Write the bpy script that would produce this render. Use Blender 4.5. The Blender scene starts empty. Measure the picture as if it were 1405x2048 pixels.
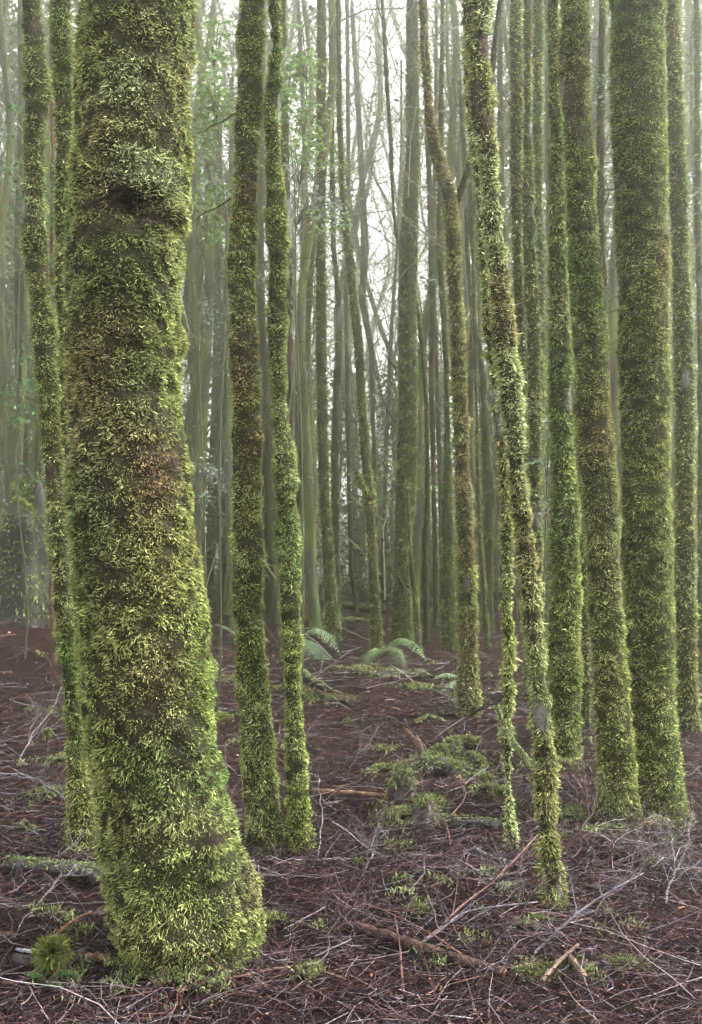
import bpy, math, random
import numpy as np

# ------------------------------------------------------------------ camera, world, sun, exposure
C = bpy.context.scene.collection
SC = bpy.context.scene
F, CX, HY, CAMZ = 1990.0, 702.5, 1120.0, 1.5      # focal length, centre column and horizon row of a 1405x2048 frame
cam_d = bpy.data.cameras.new('camera'); cam = bpy.data.objects.new('camera', cam_d); C.objects.link(cam)
cam.location = (0, 0, CAMZ); cam.rotation_euler = (math.radians(90), 0, 0)
cam_d.sensor_fit = 'VERTICAL'; cam_d.sensor_height = 36; cam_d.lens = F / 2048 * 36
cam_d.shift_y = 96 / 2048; cam_d.clip_start = 0.05; cam_d.clip_end = 500
SC.camera = cam
SUN_EL, SUN_AZ = math.radians(45), math.radians(82)    # from the right, behind thick cloud
w = bpy.data.worlds.new('World'); SC.world = w; w.use_nodes = True
nt = w.node_tree; nt.nodes.clear()
sky = nt.nodes.new('ShaderNodeTexSky'); sky.sky_type = 'NISHITA'; sky.sun_disc = False
sky.sun_elevation = SUN_EL; sky.sun_rotation = SUN_AZ; sky.dust_density = 3; sky.air_density = 1.0
hs = nt.nodes.new('ShaderNodeHueSaturation'); hs.inputs['Saturation'].default_value = 0.12
bg = nt.nodes.new('ShaderNodeBackground'); bg.inputs['Strength'].default_value = 0.15
wo = nt.nodes.new('ShaderNodeOutputWorld')
nt.links.new(sky.outputs[0], hs.inputs['Color']); nt.links.new(hs.outputs[0], bg.inputs['Color']); nt.links.new(bg.outputs[0], wo.inputs['Surface'])
sd = bpy.data.lights.new('sun', 'SUN'); sd.energy = 1.3; sd.angle = math.radians(24); sd.color = (1, 0.97, 0.9)
sun = bpy.data.objects.new('sun', sd); C.objects.link(sun)
sun.rotation_euler = (math.radians(90) - SUN_EL, 0, math.pi - SUN_AZ)   # light travels from +Y towards the camera
SC.view_settings.view_transform = 'Standard'; SC.view_settings.look = 'None'
SC.view_settings.gamma = 1; SC.view_settings.use_curve_mapping = False
SC.view_settings.exposure = 2.9
SC.render.engine = 'CYCLES'
cy = SC.cycles
cy.use_denoising = True; cy.max_bounces = 5; cy.diffuse_bounces = 2; cy.glossy_bounces = 1
cy.transmission_bounces = 2; cy.volume_bounces = 1; cy.transparent_max_bounces = 4
cy.caustics_reflective = False; cy.caustics_refractive = False
cy.use_adaptive_sampling = True; cy.adaptive_threshold = 0.03
HAZE_DENSITY = 0.015

rng = np.random.default_rng(7)
PI = math.pi

# ------------------------------------------------------------------ noise and ground shape
def _hash(ix, iy, iz, s):
    h = (ix.astype(np.int64)*374761393 + iy.astype(np.int64)*668265263 + iz.astype(np.int64)*2147483647 + s*1274126177) & 0xffffffff
    h = ((h ^ (h >> 13)) * 1274126177) & 0xffffffff
    h = (h ^ (h >> 16)) & 0xffffff
    return h / float(0xffffff)
def vnoise(p, s=0):                          # value noise -1..1
    p = np.asarray(p, float); i = np.floor(p); f = p - i; f = f*f*(3 - 2*f)
    x, y, z = i[..., 0], i[..., 1], i[..., 2]; r = 0
    for dx in (0, 1):
        for dy in (0, 1):
            for dz in (0, 1):
                wt = (f[..., 0] if dx else 1 - f[..., 0])*(f[..., 1] if dy else 1 - f[..., 1])*(f[..., 2] if dz else 1 - f[..., 2])
                r = r + wt*_hash(x+dx, y+dy, z+dz, s)
    return r*2 - 1
def fbm(p, s=0, o=3):
    p = np.asarray(p, float); r = 0; a = 1; t = 0
    for k in range(o):
        r = r + a*vnoise(p*2.03**k, s+k*17); t += a; a *= .5
    return r/t
def gz(x, y):
    x = np.asarray(x, float); y = np.asarray(y, float)
    d = np.maximum(y - 4, 0)
    z = 0.36*(1 - np.exp(-d/18))
    p = np.stack([x, y, x*0], -1)
    z = z + .55*np.exp(-((x+4.3)/1.3)**2-((y-13)/3.0)**2) + .10*np.exp(-((x-.42)/.5)**2-((y-6.0)/.7)**2)
    z = z + .06*fbm(p*.5, 3, 2)*np.clip((y-2)/5, .3, 3) + .04*fbm(p*2.2, 5, 4)
    return z
def at(px, py):                              # point of the ground seen at a pixel of the photograph
    lo, hi = 2.6, 60.0
    f = lambda d: HY + F*(CAMZ - float(gz((px-CX)*d/F, d)))/d
    for d in np.linspace(2.6, 60, 1200):
        if f(d) < py: hi = d; break
        lo = d
    d = (lo+hi)/2; x = (px-CX)*d/F
    return np.array([x, d, float(gz(x, d))])
def P3(px, py, d): return np.array([(px-CX)*d/F, d, CAMZ + (HY-py)*d/F])

# ------------------------------------------------------------------ mesh helpers
def link(o, parent=None, label=None, cat=None, group=None, kind=None):
    C.objects.link(o)
    if parent is not None: o.parent = parent
    return tag(o, label, cat, group, kind)
def tag(o, label=None, cat=None, group=None, kind=None):
    if label: o['label'] = label
    if cat: o['category'] = cat
    if group: o['group'] = group
    if kind: o['kind'] = kind
    return o
def empty(name, loc, label, cat, group=None):
    o = bpy.data.objects.new(name, None); o.location = loc; o.empty_display_size = .2
    return link(o, None, label, cat, group)
def build(name, parts, mat, parent=None, smooth=True, **kw):
    """parts: list of (verts, quads, colours); parented meshes are written relative to the parent"""
    parts = [p for p in parts if len(p[0])]
    V = np.concatenate([p[0] for p in parts]); off = np.cumsum([0]+[len(p[0]) for p in parts[:-1]])
    Q = np.concatenate([p[1]+o for p, o in zip(parts, off)]); K = np.concatenate([p[2] for p in parts])
    origin = np.array(parent.location) if parent is not None else None
    if parent is None:
        origin = np.array([V[:, 0].mean(), V[:, 1].mean(), V[:, 2].min()]) if kw.get('kind') is None else np.zeros(3)
    V = V - origin
    me = bpy.data.meshes.new(name); n, m = len(V), len(Q)
    me.vertices.add(n); me.vertices.foreach_set('co', V.astype(np.float32).ravel())
    me.loops.add(m*4); me.loops.foreach_set('vertex_index', Q.astype(np.int32).ravel())
    me.polygons.add(m); me.polygons.foreach_set('loop_start', np.arange(m, dtype=np.int32)*4)
    me.polygons.foreach_set('use_smooth', np.full(m, smooth))
    ca = me.color_attributes.new('col', 'FLOAT_COLOR', 'POINT')
    ca.data.foreach_set('color', np.concatenate([np.clip(K, 0, 1), np.ones((n, 1))], 1).astype(np.float32).ravel())
    me.update(calc_edges=True); me.materials.append(mat)
    o = bpy.data.objects.new(name, me)
    if parent is None: o.location = origin
    return link(o, parent, **kw)

def norm(v): return v/np.maximum(np.linalg.norm(v, axis=-1, keepdims=True), 1e-9)
def tubes(P, R, col, sides=3, cap=True):
    """P (n,k,3) R (n,k) col (n,3) or (n,k,3)"""
    n, k, _ = P.shape
    T = norm(np.gradient(P, axis=1))
    ref = norm(rng.normal(size=(n, 1, 3)) + np.array([0, 0, .3])); ref = ref - (ref*T[:, k//2:k//2+1]).sum(-1, keepdims=True)*T[:, k//2:k//2+1]
    U = norm(np.cross(T, np.broadcast_to(ref, T.shape))); W = np.cross(T, U)
    a = np.arange(sides)*2*PI/sides
    V = P[:, :, None] + R[:, :, None, None]*(np.cos(a)[None, None, :, None]*U[:, :, None] + np.sin(a)[None, None, :, None]*W[:, :, None])
    idx = np.arange(n*k*sides).reshape(n, k, sides)
    q = np.stack([idx[:, :-1], np.roll(idx, -1, 2)[:, :-1], np.roll(idx, -1, 2)[:, 1:], idx[:, 1:]], -1).reshape(-1, 4)
    if col.ndim == 2: col = np.broadcast_to(col[:, None], (n, k, 3))
    K = np.broadcast_to(col[:, :, None], (n, k, sides, 3)).reshape(-1, 3)
    return V.reshape(-1, 3), q, K
def strips(P, W, side, col):
    """flat ribbons: P (n,k,3), W (n,k), side (n,3), col (n,k,3)"""
    n, k, _ = P.shape
    s = side[:, None]*W[:, :, None]
    V = np.stack([P - s, P + s], 2)
    idx = np.arange(n*k*2).reshape(n, k, 2)
    q = np.stack([idx[:, :-1, 0], idx[:, :-1, 1], idx[:, 1:, 1], idx[:, 1:, 0]], -1).reshape(-1, 4)
    return V.reshape(-1, 3), q, np.broadcast_to(col[:, :, None], (n, k, 2, 3)).reshape(-1, 3)
def leaves(P, D, N, L, Wd, col):
    """folded leaf quads"""
    S = norm(np.cross(D, N)); N2 = np.cross(S, D)
    a = P; b = P + D*(L*.45)[:, None] + S*Wd[:, None] + N2*(Wd*.35)[:, None]
    c = P + D*L[:, None]; d = P + D*(L*.45)[:, None] - S*Wd[:, None] + N2*(Wd*.35)[:, None]
    V = np.stack([a, b, c, d], 1).reshape(-1, 3)
    return V, np.arange(len(V)).reshape(-1, 4), np.repeat(col, 4, 0)

# ------------------------------------------------------------------ materials
def mat_new(name):
    m = bpy.data.materials.new(name); m.use_nodes = True; nt = m.node_tree; nt.nodes.clear()
    out = nt.nodes.new('ShaderNodeOutputMaterial'); return m, nt, out
def mat_attr(name, rough=.6, spec=.3, trans=0.0, noise=0, nscale=60, bump=0, bscale=80):
    m, nt, out = mat_new(name); N = nt.nodes.new; Lk = nt.links.new
    at_ = N('ShaderNodeAttribute'); at_.attribute_name = 'col'
    col = at_.outputs['Color']
    pb = N('ShaderNodeBsdfPrincipled'); pb.inputs['Roughness'].default_value = rough
    pb.inputs['Specular IOR Level'].default_value = spec
    if noise:
        tc = N('ShaderNodeTexCoord'); nz = N('ShaderNodeTexNoise'); nz.inputs['Scale'].default_value = nscale
        nz.inputs['Detail'].default_value = 3; nz.inputs['Roughness'].default_value = .7
        Lk(tc.outputs['Object'], nz.inputs['Vector'])
        mr = N('ShaderNodeMapRange'); mr.inputs[1].default_value = .3; mr.inputs[2].default_value = .7
        mr.inputs[3].default_value = 1-noise; mr.inputs[4].default_value = 1+noise
        Lk(nz.outputs[0], mr.inputs[0])
        vm = N('ShaderNodeVectorMath'); vm.operation = 'SCALE'; Lk(col, vm.inputs[0]); Lk(mr.outputs[0], vm.inputs['Scale'])
        col = vm.outputs[0]
    Lk(col, pb.inputs['Base Color'])
    if bump:
        tc2 = N('ShaderNodeTexCoord'); nb = N('ShaderNodeTexNoise'); nb.inputs['Scale'].default_value = bscale; nb.inputs['Detail'].default_value = 4
        Lk(tc2.outputs['Object'], nb.inputs['Vector'])
        bp = N('ShaderNodeBump'); bp.inputs['Strength'].default_value = bump; bp.inputs['Distance'].default_value = .012
        Lk(nb.outputs[0], bp.inputs['Height']); Lk(bp.outputs[0], pb.inputs['Normal'])
    sh = pb.outputs[0]
    if trans:
        tr = N('ShaderNodeBsdfTranslucent'); Lk(col, tr.inputs['Color'])
        mx = N('ShaderNodeMixShader'); mx.inputs[0].default_value = trans
        Lk(sh, mx.inputs[1]); Lk(tr.outputs[0], mx.inputs[2]); sh = mx.outputs[0]
    Lk(sh, out.inputs['Surface']); return m
M_MOSS = mat_attr('moss_frond', .8, .1, .3)
M_BARK = mat_attr('mossy_bark', .9, .1, 0, .55, 55, .9, 90)
M_TWIG = mat_attr('wet_twig', .6, .2, 0, .35, 90)
M_WOOD = mat_attr('wet_wood', .6, .22, 0, .5, 35, .8, 60)
M_LEAF = mat_attr('leaf', .5, .22, .4)
M_LITTER = mat_attr('leaf_litter', .65, .15, 0)
def mat_ground():
    m, nt, out = mat_new('forest_soil'); N = nt.nodes.new; Lk = nt.links.new
    geo = N('ShaderNodeNewGeometry')
    n1 = N('ShaderNodeTexNoise'); n1.inputs['Scale'].default_value = 1.3; n1.inputs['Detail'].default_value = 5
    n2 = N('ShaderNodeTexNoise'); n2.inputs['Scale'].default_value = 38; n2.inputs['Detail'].default_value = 6; n2.inputs['Roughness'].default_value = .94
    for n in (n1, n2): Lk(geo.outputs['Position'], n.inputs['Vector'])
    r1 = N('ShaderNodeValToRGB'); e = r1.color_ramp.elements
    e[0].position = .3; e[0].color = (.003, .0018, .002, 1); e[1].position = .72; e[1].color = (.05, .024, .026, 1)
    x = e.new(.5); x.color = (.011, .005, .0065, 1)
    Lk(n2.outputs[0], r1.inputs[0])
    r2 = N('ShaderNodeValToRGB'); e = r2.color_ramp.elements
    e[0].position = .35; e[0].color = (.8, .7, .8, 1); e[1].position = .65; e[1].color = (1.2, .85, .6, 1)
    Lk(n1.outputs[0], r2.inputs[0])
    mx = N('ShaderNodeMix'); mx.data_type = 'RGBA'; mx.blend_type = 'MULTIPLY'; mx.inputs[0].default_value = 1
    Lk(r1.outputs[0], mx.inputs[6]); Lk(r2.outputs[0], mx.inputs[7])
    pb = N('ShaderNodeBsdfPrincipled'); pb.inputs['Roughness'].default_value = .9; pb.inputs['Specular IOR Level'].default_value = .08
    Lk(mx.outputs[2], pb.inputs['Base Color'])
    bp = N('ShaderNodeBump'); bp.inputs['Strength'].default_value = 1; bp.inputs['Distance'].default_value = .03
    Lk(n2.outputs[0], bp.inputs['Height']); Lk(bp.outputs[0], pb.inputs['Normal'])
    Lk(pb.outputs[0], out.inputs['Surface']); return m
M_GROUND = mat_ground()

# moss and bark colours (real-world base colours)
OLIVE = np.array([.175, .19, .058]); GREEN = np.array([.08, .125, .036]); PALE = np.array([.23, .27, .14])
RUST = np.array([.17, .11, .065]); LIME = np.array([.17, .21, .05])
BARKD = np.array([.022, .016, .012]); BARKG = np.array([.11, .105, .10]); BARKR = np.array([.09, .045, .036])

# ------------------------------------------------------------------ ground
def grid(xs, ys, zf):
    X, Y = np.meshgrid(xs, ys); V = np.stack([X, Y, zf(X, Y)], -1).reshape(-1, 3)
    ny, nx = X.shape; i = np.arange(nx*ny).reshape(ny, nx)
    return V, np.stack([i[:-1, :-1], i[:-1, 1:], i[1:, 1:], i[1:, :-1]], -1).reshape(-1, 4), np.full((nx*ny, 3), .05)
ys = np.concatenate([np.linspace(-14, 2, 14)[:-1], np.arange(2, 9, .05), np.arange(9, 22, .16), np.arange(22, 96, .8)])
xs = np.concatenate([np.linspace(-55, -9, 50)[:-1], np.linspace(-9, -2.6, 90)[:-1], np.arange(-2.6, 2.6, .045), np.linspace(2.6, 9, 90), np.linspace(9, 55, 50)[1:]])
build('ground', [grid(xs, ys, gz)], M_GROUND, kind='structure', label='dark purple brown forest floor of soil and rotting litter')

# ------------------------------------------------------------------ trunks
class Trunk:
    """profile: rows (py, x_left, x_right) of the photograph; d: distance of the trunk's axis"""
    def __init__(s, prof, d, seed=0, base_z=None, top=None, lump=.012, flare=0.0, taper_top=.55, lean=0.0, bumps=()):
        pr = np.array(sorted(prof, key=lambda r: -r[0]), float)
        z = CAMZ + (HY - pr[:, 0])*d/F; xc = ((pr[:, 1]+pr[:, 2])/2 - CX)*d/F; r = (pr[:, 2]-pr[:, 1])/2*d/F
        r = r*.90 - .006                              # the moss stands off the trunk
        r = np.maximum(r, .3*(pr[:, 2]-pr[:, 1])/2*d/F)
        if base_z is None: base_z = float(gz(xc[0], d)) - .06
        if z[0] > base_z: z = np.r_[base_z, z]; xc = np.r_[xc[0], xc]; r = np.r_[r[0]*1.05, r]
        s.seen = z[-1]
        if top:
            sl = np.clip((xc[-1]-xc[-2])/(z[-1]-z[-2]), -.06, .06)
            z = np.r_[z, z[-1]+(top-z[-1])*.5, top]; xc = np.r_[xc, xc[-1]+sl*(z[-2]-z[-3]), xc[-1]+sl*.6*(top-z[-3])]
            r = np.r_[r, r[-1]*.85, r[-1]*taper_top]
        s.z, s.x, s.r, s.d, s.seed, s.lump, s.flare, s.lean = z, xc, r, d, seed, lump, flare, lean
        s.base = z[0]; s.gz = base_z + .06; s.bumps = bumps
    def surf(s, z, th):
        r = np.interp(z, s.z, s.r); x = np.interp(z, s.z, s.x)
        # soften the corners of the profile
        e = .05; r = (r + np.interp(z-e, s.z, s.r) + np.interp(z+e, s.z, s.r))/3; x = (x*2 + np.interp(z-e, s.z, s.x) + np.interp(z+e, s.z, s.x))/4
        y = s.d + s.lean*(z-s.base) + .03*np.sin(z*1.3 + s.seed)
        dirn = np.stack([np.sin(th), -np.cos(th), th*0], -1)
        if s.flare:
            h = np.clip(z - s.gz, 0, None)
            lobes = .55 + .45*np.cos(3*th + s.seed) * np.cos(th*2 + s.seed*2.1)
            r = r*(1 + s.flare*lobes*np.exp(-h/.16))
        p = np.stack([x, y, z], -1) + dirn*r[..., None]
        q = p*np.array([1, 1, .7]) + s.seed*3.7
        dd = s.lump*(1.0*fbm(q*6, s.seed, 3)) + s.lump*.5*vnoise(q*28, s.seed+5)
        for (bp, rad, amp) in s.bumps:
            dist = np.linalg.norm((p - bp)/np.array(rad), axis=-1); dd = dd + amp*np.exp(-dist**2*1.5)
        return p + dirn*dd[..., None], dirn
    def mesh(s, sides, dz, colf, name='trunk', parent=None, z1=None):
        z1 = z1 or s.z[-1]
        zz = np.concatenate([np.arange(s.base, min(s.seen+.3, z1), dz), np.linspace(min(s.seen+.3, z1), z1, 14) if z1 > s.seen+.3 else [z1]])
        th = np.arange(sides)*2*PI/sides
        Z, T = np.meshgrid(zz, th, indexing='ij'); V, dn = s.surf(Z, T)
        i = np.arange(Z.size).reshape(Z.shape); j = np.roll(i, -1, 1)
        q = np.stack([i[:-1], j[:-1], j[1:], i[1:]], -1).reshape(-1, 4)
        V = V.reshape(-1, 3)
        cap = len(V); top = V[i[-1]].mean(0); V = np.r_[V, top[None] + np.array([[0, 0, .01]])]
        c4 = np.array([[i[-1][k], i[-1][(k+1) % sides], i[-1][(k+2) % sides], cap] for k in range(0, sides-1, 2)])
        q = np.r_[q, c4]
        return build(name, [(V, q, colf(V))], M_BARK, parent)

def bare_mask(p, seed, thr, sc=5.0):
    return fbm(p*np.array([1, 1, .45])*sc + seed*9.1, seed+40, 3) - thr
def moss_col(p, seed, pal, spots=()):
    """pal: weights of olive, green, pale, rust, lime"""
    cols = np.array([OLIVE, GREEN, PALE, RUST, LIME]); w = []
    for k, a in enumerate(pal):
        n = fbm(p*np.array([1, 1, .55])*(2.6+k*.7) + seed*5.3 + k*11, seed+60+k, 2)
        w.append(a*np.exp(3.2*n) + 1e-4)
    w = np.stack(w, -1)
    for (c, rad, k, amt) in spots:
        g = np.exp(-(np.linalg.norm((p-c)/np.array(rad), axis=-1))**2*1.3); w[..., k] += amt*g*w.sum(-1)
    w = w/w.sum(-1, keepdims=True)
    return (w @ cols)*.86
def fronds(tr, n, L, Wd, seed, pal, thr=.55, z0=None, z1=None, droop=.3, front=.88, spots=(), bare=(), k=3, tuft=22, sc=5.0):
    z0 = tr.base+.03 if z0 is None else z0; z1 = tr.seen+.15 if z1 is None else z1
    zs = np.linspace(z0, z1, 200); cw = np.cumsum(np.interp(zs, tr.z, tr.r)); cw = cw/cw[-1]
    z = np.interp(rng.random(n), cw, zs)
    th = np.where(rng.random(n) < front, rng.uniform(-1.95, 1.95, n), rng.uniform(-PI, PI, n))
    p, dn = tr.surf(z, th)
    keep = bare_mask(p, seed, thr, sc) < rng.normal(0, .07, n)
    for (c, rad) in bare:
        keep &= np.exp(-(np.linalg.norm((p-c)/np.array(rad), axis=-1))**2) < .5 + rng.normal(0, .12, n)
    z, th, p, dn = z[keep], th[keep], p[keep], dn[keep]; n = len(z)
    tn = vnoise(p*tuft + seed, seed+8); tn2 = vnoise(p*np.array([1, 1, .8])*7 + seed, seed+9)
    ln = L*np.clip(.9 + .8*tn + .3*tn2, .25, 2.0)*rng.uniform(.55, 1.25, n)
    up = np.array([0, 0, 1.0]); sd = np.cross(dn, up)
    swing = (fbm(p*9+seed, seed+10, 2)*1.2 + rng.normal(0, .7, n))
    dr = droop + .5*vnoise(p*5 + 7, seed+11) + rng.normal(0, .35, n)
    D = norm(dn*rng.uniform(.45, 1.1, n)[:, None] + sd*swing[:, None]*1.0 - up*dr[:, None])
    curl = norm(-up*rng.normal(.3, .5, n)[:, None] + sd*rng.normal(0, .5, n)[:, None] + dn*.2)
    t = np.linspace(0, 1, k)
    P = (p - dn*.004)[:, None] + D[:, None]*(ln[:, None]*t)[..., None] + curl[:, None]*(ln[:, None]*.4*t**2)[..., None]
    W = Wd*rng.uniform(.6, 1.3, n)[:, None]*np.interp(t, [0, .5, 1], [.75, 1, .35])[None]
    side = norm(np.cross(D, norm(dn*.6 + rng.normal(size=(n, 3))*.8)))
    c = moss_col(p, seed, pal, spots)*np.exp(rng.normal(-.02, .5, n))[:, None]
    c = c*(1 + .3*tn[:, None])
    dead = rng.random(n) < .035; c[dead] = RUST*.6*rng.uniform(.4, 1.3, dead.sum())[:, None]
    tip_shade_ramp = np.interp(t, [0, 1], [.3, 1.9])  # paler young tips; extra base darkening paints in the shade between fronds
    col = c[:, None]*tip_shade_ramp[None, :, None]; col[:, 0] = col[:, 0]*.7 + BARKD*.4
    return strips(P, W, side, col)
def bark_col(tr, seed, pal, thr=.55, kind=None, spots=(), bare=(), sc=5.0, cover=.75):
    dark = kind == 'hollow'
    def f(p):
        m = bare_mask(p, seed, thr, sc); b = np.clip(m*7 + .5, 0, 1)
        for (c, rad) in bare: b = np.maximum(b, np.clip(np.exp(-(np.linalg.norm((p-c)/np.array(rad), axis=-1))**2)*2-.4, 0, 1))
        g = fbm(p*np.array([3, 3, 1.2])+seed, seed+70, 2)
        bk = np.where(g[:, None] > .05, BARKG if kind != 'red' else BARKR, BARKD*1.6 if kind != 'red' else BARKR*.6)
        if dark: bk = np.where(g[:, None] > .05, np.array([.030, .019, .016]), np.array([.014, .009, .008]))
        bk = bk*(1 + .5*fbm(p*30, seed+3, 2))[:, None]
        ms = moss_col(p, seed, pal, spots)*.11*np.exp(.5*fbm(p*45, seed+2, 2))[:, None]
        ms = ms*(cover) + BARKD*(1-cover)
        return ms*(1-b)[:, None] + bk*b[:, None]
    return f
def limb_curve(a, b, sag=.0, k=12, wob=.03, seed=0):
    t = np.linspace(0, 1, k)[:, None]; a, b = np.array(a, float), np.array(b, float); L = np.linalg.norm(b-a)
    p = a*(1-t) + b*t; p[:, 2] -= sag*4*t[:, 0]*(1-t[:, 0])
    w = np.stack([vnoise(np.stack([t[:, 0]*3, t[:, 0]*0+seed, t[:, 0]*0+j*5.5], -1), seed+j) for j in range(3)], -1)
    return p + w*wob*L*np.sin(t*PI)**.5
def poly_curve(pts, k=16, wob=0.0, seed=0):
    pts = np.array(pts, float); s = np.r_[0, np.cumsum(np.linalg.norm(np.diff(pts, axis=0), axis=1))]; t = np.linspace(0, s[-1], k)
    p = np.stack([np.interp(t, s, pts[:, j]) for j in range(3)], -1)
    for _ in range(2): p[1:-1] = (p[:-2]+2*p[1:-1]+p[2:])/4
    if wob: p = p + wob*np.stack([vnoise(np.stack([t*9, t*0+seed, t*0+j*5.5], -1), seed+j) for j in range(3)], -1)
    return p
def moss_on_curve(p, r, n, L, Wd, seed, pal, up_only=False, droop=.2, thr=.6):
    """moss sprigs round a curved stick or limb (p (k,3), r (k,))"""
    t = rng.random(n)*(len(p)-1); i = np.minimum(t.astype(int), len(p)-2); f = (t-i)[:, None]
    q = p[i]*(1-f)+p[i+1]*f; rr = r[i]*(1-f[:, 0])+r[i+1]*f[:, 0]; T = norm(p[i+1]-p[i])
    v = rng.normal(size=(n, 3)); 
    if up_only: v[:, 2] = np.abs(v[:, 2])+.3
    v = norm(v - (v*T).sum(-1, keepdims=True)*T)
    keep = bare_mask(q + v*rr[:, None]*1.0, seed, thr, 8) < 0; q, v, rr, T = q[keep], v[keep], rr[keep], T[keep]; n = len(q)
    ln = L*rng.uniform(.5, 1.5, n); D = norm(v + T*rng.normal(0, .5, n)[:, None] + np.array([0, 0, -1])*droop + rng.normal(0, .3, (n, 3)))
    t = np.linspace(0, 1, 3); P = (q+v*(rr*.9)[:, None])[:, None] + D[:, None]*(ln[:, None]*t)[..., None]; P[:, 2, 2] -= ln*.2
    W = Wd*rng.uniform(.6, 1.3, n)[:, None]*np.array([.7, 1, .35])
    c = moss_col(q, seed, pal)*np.exp(rng.normal(0, .3, n))[:, None]
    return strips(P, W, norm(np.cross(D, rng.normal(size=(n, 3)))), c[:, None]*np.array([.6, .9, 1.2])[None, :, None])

def twigs_from(base, dirs, lens, r0, depth=1, kids=4, gnarl=.25, k=6, up=.15):
    """branching twigs; returns lists of (P, R) for tubes()"""
    n = len(base); out = []
    t = np.linspace(0, 1, k); D = norm(dirs)
    P = [base]; d = D
    for j in range(1, k):
        d = norm(d + rng.normal(0, gnarl, (n, 3)) + np.array([0, 0, up])); P.append(P[-1] + d*(lens/(k-1))[:, None])
    P = np.stack(P, 1); R = r0[:, None]*np.interp(t, [0, 1], [1, .35])[None]
    out.append((P, R))
    if depth > 0:
        i = np.repeat(np.arange(n), kids); f = rng.integers(1, k-1, n*kids)
        b = P[i, f]; T = norm(P[i, f+1]-P[i, f]); d2 = norm(T*.8 + norm(rng.normal(size=(len(i), 3)))*.9)
        out += twigs_from(b, d2, lens[i]*rng.uniform(.3, .65, len(i)), R[i, f]*.6, depth-1, max(2, kids-1), gnarl, k, up)
    return out
def twig_mesh(tw, colf, sides=3):
    return [tubes(P, R, colf(len(P)), sides) for P, R in tw]
def vary(c, n, s=.25): return np.array(c)[None]*np.exp(rng.normal(0, s, n))[:, None]

def make_tree(name, label, prof, seed, d=None, base=None, top=9, sides=26, dz=.025, nf=15000, L=.022, Wd=.0028, pal=(1, .6, .25, .12, .15),
              thr=.5, flare=.45, lump=.017, droop=.25, kind=None, spots=(), bare=(), bumps=(), limbs=(), twigs=0, twig_r=.006, group=None, lean=0, cover=.75, sc=5.0, z1=None, tuft=22, k=3):
    if base is not None:
        b = at(*base); d = b[1]
    tr = Trunk(prof, d, seed, top=top, lump=lump, flare=flare, bumps=bumps, lean=lean)
    root = empty(name, (float(tr.x[0]), d, tr.gz), label, 'tree', group)
    tr.mesh(sides, dz, bark_col(tr, seed, pal, thr, kind, spots, bare, sc, cover), 'trunk', root)
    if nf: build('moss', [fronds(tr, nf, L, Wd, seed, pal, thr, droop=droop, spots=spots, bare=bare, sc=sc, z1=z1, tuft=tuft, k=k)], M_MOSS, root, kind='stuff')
    for (pts, r0, r1, mossn) in limbs:
        p = poly_curve(pts, 18, .012, seed); r = np.linspace(r0, r1, 18)
        c = np.broadcast_to(bark_col(tr, seed, pal, thr, kind, sc=sc)(p)[None], (1, 18, 3))
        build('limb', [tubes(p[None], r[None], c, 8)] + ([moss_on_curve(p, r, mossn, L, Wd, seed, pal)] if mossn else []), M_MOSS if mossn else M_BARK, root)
    if twigs:
        z = rng.uniform(tr.seen*.35, tr.seen, twigs); th = rng.uniform(-PI, PI, twigs); p, dn = tr.surf(z, th)
        tw = twigs_from(p, dn + np.array([0, 0, .5]), rng.uniform(.4, 1.6, twigs), np.full(twigs, twig_r), 1, 4)
        build('twigs', twig_mesh(tw, lambda n: vary((.07, .06, .045), n)), M_TWIG, root, kind='stuff')
    return tr, root

OL = (.85, .8, .2, .2, .12); GR = (.45, 1.1, .15, .1, .3); BR = (.9, .3, .3, .6, .05); PL = (.7, .4, .9, .15, .1)

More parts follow.
